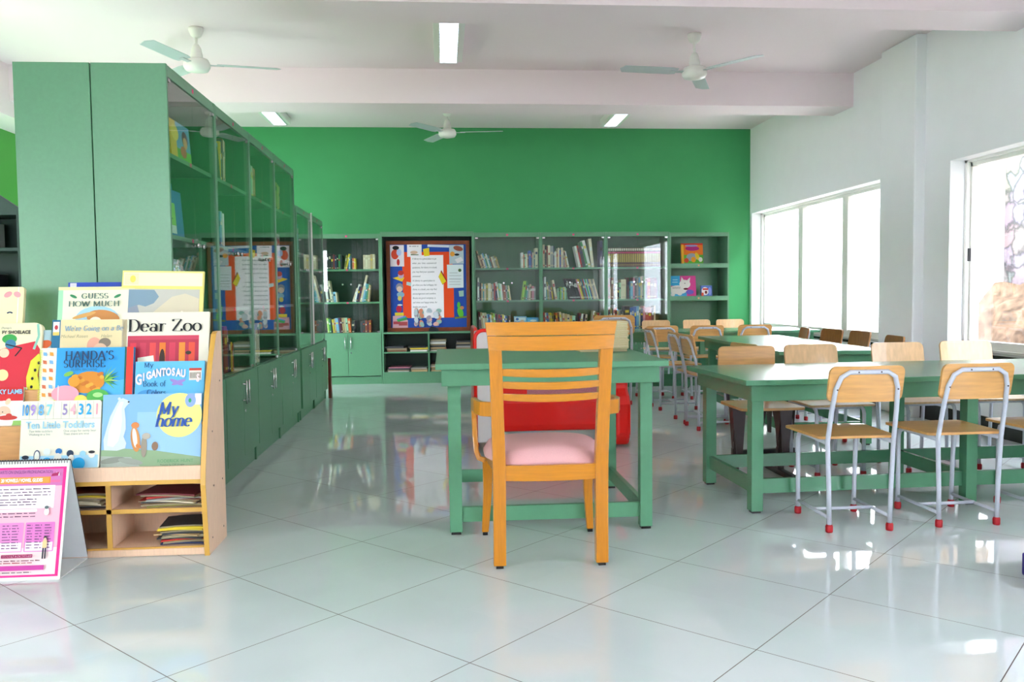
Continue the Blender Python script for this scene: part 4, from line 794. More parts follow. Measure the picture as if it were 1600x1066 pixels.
def pedestal_chair(label):
    t = thing('pedestal_chair', label, 'chair')
    for s_ in (-1, 1):
        b = MB(); b.prism([(.06, .40), (.20, .40), (.15, .15), (.115, .15)], 'x', s_ * .135 - .015, s_ * .135 + .015); b.box(s_ * .135 - .018, s_ * .135 + .018, .112, .148, .03, .16)
        b.prism([(.1, .405), (.2, .405), (.15, .2), (.12, .2)], 'x', s_ * .135 - .02, s_ * .135 + .02)
        b.build('leg_plate', DARKM, t, bevel=.003)
        # broad tapered face seen from the front
        b = MB(); b.prism([(s_ * .10, .40), (s_ * .18, .40), (s_ * .152, .14), (s_ * .118, .14)], 'y', .20, .208); b.build('leg_face', DARKM, t)
        box(s_ * .135 - .02, s_ * .135 + .02, -.05, .38, .0, .032).build('floor_bar', BLACK, t, bevel=.004)
    MB().tube([(-.12, -.02, .40), (-.13, -.045, .55), (-.1, -.07, .69), (.1, -.07, .69), (.13, -.045, .55), (.12, -.02, .40)], .011, 0, 10).build('back_frame', mat('dark_grey_tube', (84, 84, 92), .35), t)
    b = MB(); b.prism(rrect(-.185, .185, .0, .37, .03), 'z', .405, .42); b.build('seat', PLY, t, bevel=.002)
    b = MB(); b.prism(rrect(-.175, .175, .575, .738, .03), 'y', -.058, -.046, 0, Matrix.Translation((0, 0, 0)) @ Matrix.Rotation(0, 4, 'X')); o = b.build('backrest', PLY, t, bevel=.002)
    return t
SC = school_chair('wooden school chair with grey tube frame, left one on near side')
SC.location = (1.815, 3.60, 0)
near = 'chairs around the near long table'; mid_ = 'chairs around the middle table'; far_ = 'chairs around the far table'
SC['group'] = near
dup(SC, (2.335, 3.63, 0), R(1.5), 'wooden school chair with grey tube frame, right one on near side', near)
dup(SC, (2.88, 3.68, 0), R(2), 'school chair cut off at right picture edge, near side', near)
PC = pedestal_chair('wooden chair on dark tapered metal legs, far side of near table'); PC.location = (1.80, 4.93, 0); PC.rotation_euler = (0, 0, PI + R(1)); PC['group'] = near
SP = school_chair('school chair facing us, second from left behind near table', PLYP, PLYP); SP.location = (2.225, 5.0, 0); SP.rotation_euler = (0, 0, PI + R(2)); SP['group'] = near
dup(SP, (2.80, 5.05, 0), PI + R(1), 'school chair facing us, beside the white column, behind near table', near)
dup(SP, (3.28, 5.11, 0), PI - R(1), 'pale school chair facing us under the near window', near)
# left side of the middle table (seen from the side)
dup(SC, (1.93, 6.535, 0), -W90 + R(3), 'school chair seen from the side, left of middle table, nearer one', mid_)
dup(SC, (1.93, 6.885, 0), -W90 + R(1), 'school chair left of middle table, half hidden behind the nearer one', mid_)
dup(SC, (1.93, 7.70, 0), -W90 + R(2), 'school chair seen from the side at far left end of middle table', mid_)
dup(PC, (1.935, 5.27, 0), -W90 + R(8), 'dark framed chair whose back peeks over the near table', mid_)
# right side of the middle table, under the window, seen from the front, backlit shade put into the brown plywood
SD = school_chair('darkened school chair under window, farthest of the right hand row', mat('backlit_shade_plywood', (150, 100, 48), .35, .5, noise=.2, scale=7, stretch=(9, 9, 1)), PLY); SD.location = (3.16, 7.43, 0); SD.rotation_euler = (0, 0, W90 + R(-12)); SD['group'] = mid_
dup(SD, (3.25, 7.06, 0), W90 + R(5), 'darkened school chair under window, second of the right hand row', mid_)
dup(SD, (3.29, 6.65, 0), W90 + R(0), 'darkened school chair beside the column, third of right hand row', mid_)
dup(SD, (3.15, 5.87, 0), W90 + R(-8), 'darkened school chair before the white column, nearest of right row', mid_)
# far table, near side (backs to us) and far side
dup(SC, (1.60, 8.02, 0), R(-3), 'larger school chair just right of the stacked booklets', far_, 1.16)
dup(SC, (2.13, 8.33, 0), R(4), 'school chair with back to us, far table, left of two', far_)
dup(SC, (2.58, 8.30, 0), R(0), 'school chair with back to us, far table, middle', far_)
dup(SC, (3.075, 8.32, 0), R(-3), 'school chair with back to us, far table, nearest the window', far_)
dup(SP, (2.50, 9.92, 0), PI, 'pale school chair behind far table, left of three', far_)
dup(SP, (3.00, 9.94, 0), PI + R(4), 'pale school chair behind far table, middle of three', far_)
dup(SP, (3.40, 9.93, 0), PI, 'pale school chair behind far table, before green wall', far_)

# ================================================================== TABLES
def long_table(label, loc, rz, L_, D, h, legs, over=.06, m=TABLE, name='long_table', endov=.06):
    t = thing(name, label, 'table', loc, rz, 'green reading tables')
    box(0, L_, 0, D, h - .026, h, bev=.003).build('tabletop', m, t)
    a0, a1 = endov * .8, over * .8
    b = MB(); b.box(a0, L_ - a0, a1, a1 + .022, h - .105, h - .026); b.box(a0, L_ - a0, D - a1 - .022, D - a1, h - .105, h - .026); b.box(a0, a0 + .022, a1 + .022, D - a1 - .022, h - .105, h - .026); b.box(L_ - a0 - .022, L_ - a0, a1 + .022, D - a1 - .022, h - .105, h - .026); b.build('apron', m, t, bevel=.002)
    y0, y1_ = over + .025, D - over - .025 - .058
    for x_ in legs:
        for y_ in (y0, y1_):
            box(x_, x_ + .058, y_, y_ + .058, .01, h - .104, bev=.002).build('leg', m, t); box(x_ + .007, x_ + .05, y_ + .007, y_ + .05, 0, .01).build('foot_pad', BLACK, t)
        box(x_ + .018, x_ + .04, y0 + .058, y1_, .09, .16).build('stretcher', m, t)
    for xa, xb in zip(legs[:-1], legs[1:]):
        for y_ in (y0 + .03, y1_ + .008): box(xa + .058, xb, y_, y_ + .022, .09, .16).build('stretcher', m, t)
    return t
long_table('long green reading table nearest the camera on the right', (1.39, 3.855, 0), R(2.2), 2.55, .86, .65, (.065, 1.165, 2.42))
long_table('green table in the middle, running toward the back wall', (2.235, 5.57, 0), R(-2.5), .75, 2.15, .66, (.07, .62))
long_table('green table farthest back, in front of the glass cabinets', (1.55, 8.62, 0), 0, 2.35, .82, .66, (.07, 1.1, 2.2))

# ================================================================== RED PLAY BENCH
rb = thing('play_bench', 'red and white moulded plastic play bench standing behind the desk', 'bench', (0, 5.75, 0))
b = MB(); b.prism(rrect(0, .62, .0, .84, .09, 6), 'x', .195, .225); b.build('end_panel', REDP, rb, bevel=.012)
b = MB(); b.prism(rrect(.05, .57, .08, .80, .06, 6), 'x', .222, .236); b.build('end_panel_inset', mat('cream_white_plastic', (232, 226, 224), .4), rb)
b = MB(); b.box(.2, .35, .0, .03, .06, .82, bev=.012); b.build('front_plate', mat('cream_white_plastic', (232, 226, 224), .4), rb)
MB().tube([(.205, -.004, .06), (.203, -.004, .74)] + [(x_, -.004, z_) for x_, z_ in arc(.263, .762, .06, 180, 95, 6)] + [(.33, -.004, .822), (.36, -.004, .80)], .013).build('rim', REDP, rb)
b = MB(); b.box(.23, 1.17, .02, .5, .12, .37, bev=.05); b.build('seat_body', REDP, rb)
b = MB(); b.box(.5, 1.16, .06, .1, .35, .47, bev=.012); b.build('back_strip', mat('mauve_mesh', (196, 128, 140), .7, .2, noise=.2, scale=150), rb); box(.3, .56, .05, .1, .35, .47, bev=.012).build('back_strip', REDP, rb)
b = MB(); b.prism([(.0, .08), (.0, .30), (.03, .36), (.09, .40), (.10, .74), (.13, .78), (.19, .78), (.22, .74), (.23, .40), (.5, .36), (.56, .28), (.56, .08), (.5, .01), (.06, .01)], 'x', 1.165, 1.27, smooth=False); b.build('end_panel', REDP, rb, bevel=.03)
b = MB(); b.tube([(.34, .1, .05), (.34, .1, .13)], .03); b.tube([(1.1, .3, .0), (1.1, .3, .13)], .03); b.tube([(.34, .1, .0), (.34, .1, .13)], .03); b.build('foot', BLACK, rb)

# ================================================================== BOOK DISPLAY STAND (left foreground)
st = thing('book_display_stand', 'beige stepped book display stand with gold edges and open cubbyholes', 'display stand', (0, 0, 0))
def YZ(): return [(3.567, 0), (3.535, .30), (3.545, .37), (3.585, .52), (3.63, .66), (3.70, .80), (3.765, .905), (3.785, .915), (3.85, .915), (3.85, 0)]
for x0_, x1_ in ((-.995, -.977), (-2.22, -2.202)):
    b = MB(); b.prism([(y, z) for y, z in YZ()], 'x', x0_, x1_); b.build('side_panel', BIRCH, st)
    g = MB(); P_ = YZ()[:8]
    for (ya, za), (yb2, zb) in zip(P_[:-1], P_[1:]):
        g.add([(x0_ - .001, ya - .003, za), (x1_ + .001, ya - .003, za), (x1_ + .001, yb2 - .003, zb), (x0_ - .001, yb2 - .003, zb), (x0_ - .001, ya + .001, za), (x1_ + .001, ya + .001, za), (x1_ + .001, yb2 + .001, zb), (x0_ - .001, yb2 + .001, zb)], [(0, 1, 2, 3), (4, 7, 6, 5), (0, 3, 7, 4), (1, 5, 6, 2)])
    g.build('edge_banding', GOLD, st)['label'] = 'gold edge banding'
b = MB()
for y_, z_ in ((3.62, .06), (3.80, .06), (3.66, .27), (3.80, .27), (3.66, .5), (3.80, .7)): b.tube([(-.977, y_, z_), (-.9755, y_, z_)], .004, 0, 8)
b.build('screw', mat('grey_screw', (120, 100, 90), .5), st)
xa, xb = -2.202, -.995
box(xa, xb, 3.59, 3.84, .018, .036).build('bottom_board', BIRCH, st); box(xa, xb, 3.585, 3.60, .0, .018).build('kickboard', BIRCH, st)
box(xa, xb, 3.578, 3.585, .004, .03).build('kickboard', BIRCH, st)
box(xa, xb, 3.59, 3.84, .180, .196).build('cubby_shelf', BIRCH, st); box(xa, xb, 3.56, 3.84, .318, .336).build('cubby_top', BIRCH, st)
box(xa, xb, 3.548, 3.56, .322, .378).build('ledge', BIRCH, st)
g = MB(); g.box(xa, xb, 3.583, 3.59, .018, .037); g.box(xa, xb, 3.583, 3.59, .179, .197); g.box(xa, xb, 3.546, 3.56, .305, .322)
for x_ in (-1.388, -1.80): g.box(x_ - .001, x_ + .019, 3.583, 3.59, .037, .318)
g.build('edge_banding', GOLD, st)['label'] = 'gold edge banding'
for x_ in (-1.387, -1.799): box(x_, x_ + .017, 3.59, 3.84, .036, .318).build('divider', BIRCH, st)
box(xa, xb, 3.84, 3.85, .0, .9).build('back_panel', BIRCH, st)
TIER = [(3.575, .372), (3.645, .545), (3.715, .685), (3.785, .82)]
for i, (y_, z_) in enumerate(TIER):
    if i: box(xa, xb, y_ - .02, y_ + .045, z_ - .012, z_).build('tier_board', BIRCH, st)
    if i == 0: box(xa, xb, 3.56, 3.62, .36, .372).build('tier_board', BIRCH, st)
    if i < 3:
        y2 = TIER[i + 1][0] - .028; z2 = TIER[i + 1][1]
        box(xa, xb, y2, y2 + .008, z_, z2 + .0).build('tier_back', WARM, st)
# magazines in its cubbyholes
br = ['red', 'white', 'charcoal', 'yellow', 'cream', 'rust', 'navy', 'orange', 'beige']
def br_items(k, th=.004, seq=None): return [(th * random.uniform(.8, 1.5), (seq or br)[i % len(seq or br)]) for i in range(k)]
pile(-1.135, 3.70, .197, .25, .19, br_items(9, .005, ['olive', 'tan', 'charcoal', 'cream', 'red', 'grey', 'red', 'rust', 'maroon']), 'upper right cubbyhole, display stand', 'magazines in the upper right cubbyhole of the stand', .018, 12, .004)
pile(-1.49, 3.70, .197, .17, .19, br_items(8, .006, ['charcoal', 'red', 'cream', 'cream', 'white', 'tan', 'yellow', 'rust']), 'upper middle cubbyhole, display stand', 'magazines in the upper middle cubbyhole of the stand', .01, 8, .006)
pile(-1.10, 3.70, .037, .19, .18, br_items(11, .0055, ['navy', 'yellow', 'red', 'charcoal', 'cream', 'tan', 'charcoal', 'brown', 'yellow', 'yellow', 'charcoal']), 'lower right cubbyhole, display stand', 'magazines in the lower right cubbyhole of the stand', .012, 10, .004)

# display books. loc is the lower left corner of the cover; leaning back 11 degrees
LN = 11
def disp(label, tier, x0_, x1_, top, th, cover, dx=0, dy=0, tilt=0, corner=0):
    y_, z_ = TIER[tier]; h = (top - z_) / math.cos(R(LN))
    t = picture_book(label, (x0_, y_ + dy, z_ + .0005), x1_ - x0_, h, th, cover, LN, 0, corner=corner)
    if tilt: t.rotation_euler = (-R(LN), R(tilt), 0)
    return t, x1_ - x0_, h
# tier 1
t, w_, h = disp('white number-tab board book Ten Little Toddlers, front row', 0, -1.722, -1.408, .645, .022, 'ece8d4', corner=.012)
a = Art(0); a.rect(.004, .004, w_ - .006, .055, 'a9d8ee'); a.rect(.0, h - .075, w_, h - .0735, 'b8b29c')
for k in range(1, 10): a.rect(k * w_ / 10, h - .075, k * w_ / 10 + .0012, h - .004, 'a8a28c')
a.ell(.025, .05, .014, .008, '12203a'); a.ell(.07, .055, .013, .024, '3a4a6a'); a.ell(.07, .053, .010, .021, 'e8e8dc'); a.ell(.11, .03, .02, .018, '2ab0ea'); a.ell(.155, .072, .013, .012, '1a6fb4'); a.ell(.152, .045, .015, .02, 'e4e4da'); a.ell(.2, .062, .014, .014, '14304e'); a.ell(.205, .045, .011, .012, 'e8e4d8'); a.ell(.235, .02, .025, .025, '22a8e4'); a.ell(.285, .055, .013, .013, 'e8e0d4'); a.ell(.285, .066, .013, .006, '1a1a22'); a.ell(.25, .06, .012, .012, '9ad0e8'); a.ell(.11, .07, .014, .014, 'dfe8e4'); a.build('cover_picture', t)
for k, (s_, c) in enumerate([('10', '1a8fd8'), ('9', 'a58ac8'), ('8', '6aa8dc'), ('7', '8ad0dc'), ('', 'ffffff'), ('5', '9a88b8'), ('4', 'eeb0bc'), ('3', '1a9ad8'), ('2', '28a4dc'), ('1', 'e89aac')]):
    if s_: text(t, 'number_tab', s_, (k + .5) * w_ / 10, h - .058, .062, c, y=-.0045, align='CENTER', sx=.72 if k else .5, bold=.0012)
text(t, 'title', 'Ten Little Toddlers', w_ * .5, h - .112, .040, '9cc8dc', align='CENTER', sx=.86, y=-.0045, bold=.001)
text(t, 'small_print', 'Ten little toddlers\nWalking in a line', .035, h - .128, .0125, '8a8a84', y=-.0045); text(t, 'small_print', 'One stops for teddy bear\nThen there are nine', .17, h - .128, .0125, '8a8a84', y=-.0045)
t, w_, h = disp('blue picture book My home with yellow circle, front row', 0, -1.402, -1.006, .665, .012, '7ab0dc')
a = Art(0); a.rect(0, .0, w_, h, '84b4dc'); a.rect(w_ * .35, 0, w_, h * .75, '98c2e4'); a.poly([(0, 0), (w_, 0), (w_, h * .12), (w_ * .55, h * .22), (w_ * .2, h * .26), (0, h * .24)], '8faa84'); a.poly([(0, 0), (w_ * .4, 0), (w_ * .3, h * .14), (0, h * .16)], 'a8b0a4')
cx_, cz_, rr_ = w_ * .775, h * .70, h * .305; a.ell(cx_, cz_, rr_, rr_, 'f4ea86', 0, 40); a.rect(w_ * .93, h * .84, w_ - .002, h - .002, 'e8eef4'); a.ell(w_ * .885, h * .90, .022, .028, '8ea8d8'); a.ell(w_ * .88, h * .9, .006, .009, '2a9a5a')
a.poly([(w_ * u, h * v) for u, v in ((.03, .24), (.02, .38), (.05, .55), (.08, .70), (.13, .84), (.16, .92), (.20, .95), (.25, .92), (.27, .88), (.24, .84), (.22, .80), (.235, .66), (.24, .52), (.22, .42), (.25, .33), (.24, .26), (.16, .23))], 'cdd6de'); a.poly([(w_ * u, h * v) for u, v in ((.06, .30), (.07, .5), (.11, .68), (.15, .82), (.18, .90), (.21, .9), (.19, .8), (.2, .64), (.19, .48), (.17, .36), (.12, .28))], 'e2e8ea'); a.ell(w_ * .26, h * .895, .004, .003, '2a2a30'); a.ell(w_ * .165, h * .94, .006, .006, 'cdd6de'); a.ell(w_ * .34, h * .38, .018, .052, 'cf8a4a', 8); a.ell(w_ * .335, h * .4, .009, .04, 'f2e8d8', 8); a.ell(w_ * .335, h * .57, .016, .013, 'd8854a'); a.line([(w_ * .35, h * .3), (w_ * .42, h * .26)], .012, 'cf7a3a')
a.ell(w_ * .43, h * .28, .012, .045, '9a8f80'); a.ell(w_ * .45, h * .42, .017, .013, 'b4aca0'); a.ell(w_ * .54, h * .28, .013, .018, '8a6a54'); a.ell(w_ * .12, h * .1, .05, .012, '8a8f84', 8); a.ell(w_ * .3, h * .08, .05, .012, '9a9f94', -10); a.build('cover_picture', t)
serif(t, 'title', 'My', w_ * .565, h * .71, .075, '2450a0', y=-.0075, thick=.15, thin=.05, shear=.22, sx=.82); serif(t, 'title', 'home', w_ * .535, h * .545, .075, '2450a0', y=-.0075, thick=.15, thin=.05, shear=.22, sx=.90)
text(t, 'author_name', 'RODERICK HUNT', w_ * .57, h * .055, .018, '5f9a6a', y=-.0075); text(t, 'small_print', 'Pictures by Cliff Wright', w_ * .6, h * .012, .010, '5a6a54', y=-.0075)
# tier 2
t, w_, h = disp('board book with white lamb toy on red, second row left', 1, -1.93, -1.735, .70, .03, 'e8ece8')
a = Art(0); a.rect(0, h * .64, w_, h, 'd8242a'); a.rect(0, 0, w_, h * .12, '9acb6a'); a.ell(w_ * .62, h * .42, .038, .036, 'f0e8dc'); a.ell(w_ * .62, h * .34, .028, .026, 'e2c0a4'); a.ell(w_ * .64, h * .1, .035, .03, 'efe8de'); a.ell(w_ * .7, h * .2, .04, .01, 'c8342e'); a.ell(w_ * .73, h * .26, .012, .008, 'c8342e'); a.ell(w_ * .60, h * .35, .003, .002, '3a2a22'); a.ell(w_ * .7, h * .62, .01, .014, 'e6c8a8', -30); a.build('cover_picture', t)
text(t, 'title', 'CKY LAMB', w_ * .42, h * .82, .026, '8ec4ea', y=-.006, bold=.0008, sx=.9)
t, w_, h = disp("bright blue fruit picture book Handa's Surprise, second row", 1, -1.672, -1.298, .857, .016, '2a9ade', tilt=0)
a = Art(0); a.rect(.062, 0, w_, h, '2f9fe2'); a.poly([(.062, h * .38), (w_, h * .6), (w_, 0), (.062, 0)], '4fb4ea'); a.rect(0, 0, .062, h, 'f0e2d0')
for k in range(9):
    for q in range(2): a.ell(.018 + q * .026, .02 + k * .034, .009, .012, ['e89a3a', 'd8704a', '7ab0d8'][(k + q) % 3], 45, 4)
a.rect(w_ - .028, 0, w_, h, 'e0382a'); a.line([(w_ - .032, 0), (w_ - .032, h)], .006, '1a5a4a'); a.poly([(.062, h * .37), (w_ - .035, h * .35), (w_ - .035, 0), (.062, 0)], 'f0d84a')
a.off = (w_ * .02, h * .25); a.ell(w_ * .50, h * .29, .068, .045, 'd98a26', 8); 
for k in range(22):
    u = (k * .618) % 1; a.ell(w_ * .50 + (u - .5) * .12, h * .29 + ((k * .37) % 1 - .5) * .075, .009, .008, 'eea83a' if k % 2 else 'c8741e')
for k in range(9): a.poly([(w_ * .68, h * .3), (w_ * .72 + .05 * math.cos(R(-50 + 20 * k)), h * .33 + .06 * math.sin(R(-50 + 20 * k))), (w_ * .68, h * .34)], ['6fb84a', '3f8a3a', 'a4d05a'][k % 3])
a.ell(w_ * .36, h * .3, .024, .022, 'f0982a'); a.ell(w_ * .27, h * .14, .055, .035, 'f2a0ae'); a.ell(w_ * .62, h * .1, .045, .03, '4fae4a'); a.ell(w_ * .62, h * .12, .02, .01, 'a8dc8a'); a.ell(w_ * .30, h * .40, .02, .009, '7ab84a', 20); a.line([(w_ * .22, h * .2), (w_ * .215, h * .5)], .005, 'e0d0d4'); a.ell(w_ * .44, h * .06, .025, .02, 'f4d860'); a.build('cover_picture', t)
b = MB()
for k in range(44): b.box(-.006, .006, -.003, .018, .006 + k * (h - .012) / 44, .0085 + k * (h - .012) / 44)
b.build('spiral_binding', flat('d8e04a'), t)['label'] = 'yellow comb binding'
serif(t, 'title',  "HANDA'S", w_ * .27, h * .835, .052, '12365e', y=-.016, thick=.13, thin=.05, sx=1.0); serif(t, 'title', 'SURPRISE', w_ * .26, h * .735, .045, '12365e', y=-.016, thick=.13, thin=.05, sx=.92)
text(t, 'author_name', 'EILEEN BROWNE', w_ * .34, h * .69, .014, '2a6a9a', y=-.016)
t, w_, h = disp('sky blue picture book My Gigantosaurus Book of Colors, second row', 1, -1.290, -1.008, .795, .01, '5cb4e0')
a = Art(0); a.rect(0, 0, w_, h, '62b8e2'); a.off = (0, h * .32); a.ell(w_ * .2, h * .1, .05, .03, '4a9ad4'); a.line([(w_ * .55, h * .05), (w_ * .62, h * .28), (w_ * .58, h * .42)], .008, '7a8ad0'); a.ell(w_ * .63, h * .33, .03, .008, '9a86cc', 20); a.ell(w_ * .60, h * .33, .03, .008, '9a86cc', -25); a.line([(w_ * .75, h * .1), (w_ * .85, h * .3), (w_ * .98, h * .4)], .01, '3f9ad0'); a.off = (0, h * .08); a.rect(w_ * .78, h * .60, w_ * .96, h * .80, 'e2d8cc'); a.rect(w_ * .78, h * .76, w_ * .96, h * .80, 'c8402a')
for k in range(9): a.rect(w_ * .795 + k * .005, h * .63, w_ * .795 + k * .005 + .002, h * .73, '4a4038')
a.build('cover_picture', t)
serif(t, 'title', 'My', w_ * .13, h * .90, .030, '1a4a80', y=-.006, thick=.1, thin=.04)
for k, ch in enumerate('GIGANTOSAURUS'):
    u = w_ * (.06 + k * .071); 
    if k < 10 or k > 11: text(t, 'title_letter', ch, u, h * (.655 + .11 * math.sin(k * .26)) - (.008 if k == 0 else 0), .044 if k else .060, 'f6dcdc', y=-.0065, bold=.002, sx=.62, align='CENTER')
serif(t, 'title', 'Book of', w_ * .12, h * .585, .035, '1a4a80', y=-.006, thick=.1, thin=.035, sx=.9); serif(t, 'title', 'Colors', w_ * .18, h * .44, .035, '1a4a80', y=-.006, thick=.1, thin=.035, sx=.9)
# tier 3
t, w_, h = disp('cream board book with red shoe shape and lace holes, left', 2, -1.95, -1.69, .962, .028, 'ece2bc', corner=.03, dy=-.005)
a = Art(0); a.poly([(w_ * .25, 0), (w_ * .98, 0), (w_ * .98, h * .6), (w_ * .9, h * .72), (w_ * .4, h * .62), (w_ * .1, h * .45)], 'd8283c'); a.line([(w_ - .018, h * .98), (w_ - .012, h * .8), (w_ - .03, h * .6)], .01, '8ac4b0'); a.ell(w_ * .5, h * .76, .03, .02, '3aa04a'); a.ell(w_ * .52, h * .68, .022, .02, '3a7a9a'); a.ell(w_ * .43, h * .55, .02, .02, 'e8c8a8'); a.ell(w_ * .42, h * .22, .024, .024, 'e8dc9a'); a.line([(w_ * .45, h * .68), (w_ * .7, h * .62), (w_ * .6, h * .5)], .005, '1a1a22'); a.build('cover_picture', t)
text(t, 'title', 'FY SHOELACE', w_ * .385, h * .835, .0195, '2a2a26', y=-.005, bold=.0006, sx=.95); text(t, 'small_print', "Disney's", w_ * .37, h * .91, .012, '4a4a44', y=-.005, shear=.3)
bb = thing('lace_eyelet_flap', 'yellow lacing flap with black eyelets on a small board book', 'book flap') if False else None
a = Art(-.006); a.poly([(w_ * .78 + u, v) for u, v in ((.03, -.06), (.07, -.06), (.062, .0), (.05, .06), (.055, .10), (.07, .13), (.05, .15), (.02, .12), (.005, .05), (.01, -.01))], 'e4dc3e')
for k, (u, v) in enumerate(((.048, -.045), (.035, -.02), (.028, .01), (.03, .045), (.04, .08), (.054, .11))): a.ell(w_ * .78 + u, v, .0055, .0065, '14141a')
a.build('lacing_strip', t)['label'] = 'yellow lacing strip with black holes'
t, w_, h = disp("buff picture book We're Going on a Bear Hunt, third row", 2, -1.652, -1.345, .972, .012, 'e8d4a4')
a = Art(0); a.rect(0, 0, .034, h, '1f6f94'); a.rect(.004, h - .06, .03, h - .008, 'e8e0d8'); a.ell(.017, h - .032, .007, .01, 'c8404a'); a.rect(.004, h - .066, .03, h - .052, 'dcc060'); a.off = (-w_ * .05, h * .2); a.ell(w_ * .62, h * .42, .03, .035, 'e8a890'); a.ell(w_ * .76, h * .46, .025, .02, '8a7a6a'); a.ell(w_ * .7, h * .35, .03, .03, 'e8c0a0'); a.build('cover_picture', t)
serif(t, 'title', "We're Going on a Be", w_ * .17, h * .835, .032, '8aa8bc', y=-.005, thick=.13, thin=.05, shear=.12, sx=.93); text(t, 'author_name', 'Michael Rosen          Helen', w_ * .12, h * .735, .019, 'a89c7a', y=-.005, shear=.3)
t, w_, h = disp('white picture book Dear Zoo with red crate, third row', 2, -1.366, -1.004, 1.0, .014, 'e6e0cc')
a = Art(0); a.rect(w_ * .07, 0, w_ * .885, h * .685, 'b8324a'); a.rect(w_ * .07, h * .63, w_ * .885, h * .685, 'c8405a'); a.off = (-w_ * .03, h * .15)
for k in range(7): a.rect(w_ * (.13 + k * .112), 0, w_ * (.13 + k * .112 + .07), h * .44, ['d8344a', 'c83a54', 'e04a4a', 'ec7a2a', 'd03a54', 'f08a34', 'e0503a'][k])
a.ell(w_ * .5, h * .2, .012, .05, '3a2018'); a.poly([(w_ * .22, h * .24), (w_ * .4, h * .27), (w_ * .42, h * .1), (w_ * .23, h * .08)], 'f0ead8'); a.ell(w_ * .80, h * .3, .012, .008, '3a2a1a'); a.line([(w_ * .78, h * .12), (w_ * .82, h * .18), (w_ * .83, h * .1)], .006, 'f4d04a'); a.scribble(w_ * .25, w_ * .33, h * .2, .004, '4a3a2a', 3); a.build('cover_picture', t)
serif(t, 'title', 'Dear Zoo', w_ * .07, h * .74, .076, '14141a', y=-.006, thick=.115, thin=.026, sx=1.13)
t, w_, h = disp('small book of orange shoes peeping out between its neighbours', 2, -1.735, -1.66, .93, .01, 'a8c4cc', dy=.01)
a = Art(0); a.ell(.05, h * .75, .03, .018, 'd8602a', 20); a.ell(.05, h * .45, .03, .04, 'd8c0b0'); a.ell(.05, h * .6, .02, .02, 'c8522a'); a.build('cover_picture', t)
# tier 4
t, w_, h = disp('pale yellow board book top left with a pink bow pattern', 3, -1.985, -1.795, 1.115, .02, 'efe4b0', corner=.012)
a = Art(0); a.rect(.004, 0, w_ - .024, h, 'f0eab8'); a.line([(w_ - .022, 0), (w_ - .022, h)], .004, 'f4f4ec'); a.off = (0, h * .05); a.ell(w_ * .66, h * .84, .018, .012, 'eaa0a4', 30); a.ell(w_ * .86, h * .84, .016, .012, 'eaa0a4', -30); a.line([(w_ * .66, h * .62), (w_ * .72, h * .635), (w_ * .78, h * .62)], .006, '2a3a5a'); a.build('cover_picture', t)
t, w_, h = disp('cream picture book Guess How Much with brown hare, top row', 3, -1.652, -1.335, 1.112, .014, 'efead0')
a = Art(0); a.rect(0, 0, .02, h, 'a4dcb0'); a.rect(0, h - .014, w_, h, 'ece0a4'); a.rect(w_ - .012, 0, w_, h, 'ece0a4'); a.off = (0, h * .27); a.ell(w_ * .52, h * .26, .09, .055, 'a4cfe4'); a.ell(w_ * .60, h * .27, .07, .035, 'cf8a4a', -8); a.ell(w_ * .35, h * .31, .05, .009, 'dca860', 15); a.ell(w_ * .5, h * .22, .025, .02, 'f0e4d0'); a.off = (0, 0); a.ell(w_ * .20, h * .86, .016, .006, '3a8a5a', -25); a.ell(w_ * .78, h * .86, .016, .006, '3a8a5a', 25); a.build('cover_picture', t)
serif(t, 'title', 'GUESS', w_ * .31, h * .825, .033, '4a6a60', y=-.006, thick=.12, thin=.035, sx=1.25); serif(t, 'title', 'HOW MUCH', w_ * .14, h * .71, .033, '4a6a60', y=-.006, thick=.12, thin=.035, sx=1.27)
t, w_, h = disp('tall pale picture book with savanna painting, top right', 3, -1.395, -1.050, 1.182, .014, 'ecde86', tilt=1.2)
a = Art(0); a.rect(.006, h * .82, w_ - .006, h - .008, 'ece6c4'); a.rect(.01, h * .83, .07, h - .012, 'e2d8b0'); a.ell(.045, h * .9, .012, .016, 'e6d860'); a.rect(.0, h * .79, w_, h * .815, 'ece07c'); a.rect(.03, 0, w_ - .015, h * .78, 'c4c0b4'); a.off = (0, h * .17); a.poly([(w_ * u, h * v) for u, v in ((.09, .60), (.40, .60), (.46, .52), (.40, .44), (.30, .40), (.22, .42), (.09, .38))], '7f98a8'); a.poly([(w_ * u, h * v) for u, v in ((.09, .38), (.2, .42), (.24, .3), (.26, .1), (.09, .1))], '8e96a2'); a.line([(w_ * .3, h * .42), (w_ * .3, h * .1)], .012, '8a90a0'); a.poly([(w_ * u, h * v) for u, v in ((.36, .30), (.5, .42), (.62, .52), (.78, .56), (.955, .5), (.955, .1), (.36, .1))], 'd8ccb0'); a.poly([(w_ * u, h * v) for u, v in ((.34, .18), (.5, .24), (.7, .22), (.955, .30), (.955, .1), (.34, .1))], 'b0b6a6'); a.line([(w_ * .44, h * .34), (w_ * .48, h * .40), (w_ * .53, h * .35)], .005, 'efe6d0'); a.line([(w_ * .55, h * .42), (w_ * .6, h * .5), (w_ * .66, h * .42)], .005, 'efe6d0'); a.line([(w_ * .7, h * .44), (w_ * .75, h * .52), (w_ * .8, h * .44)], .005, 'efe6d0'); a.build('cover_picture', t)
t, w_, h = disp('blue book whose top edge shows behind Guess How Much', 3, -1.625, -1.405, 1.132, .008, '2a4ab4', dy=.028); a = Art(0); a.rect(.008, h - .03, .035, h - .003, 'dcd8e0'); a.build('cover_picture', t)

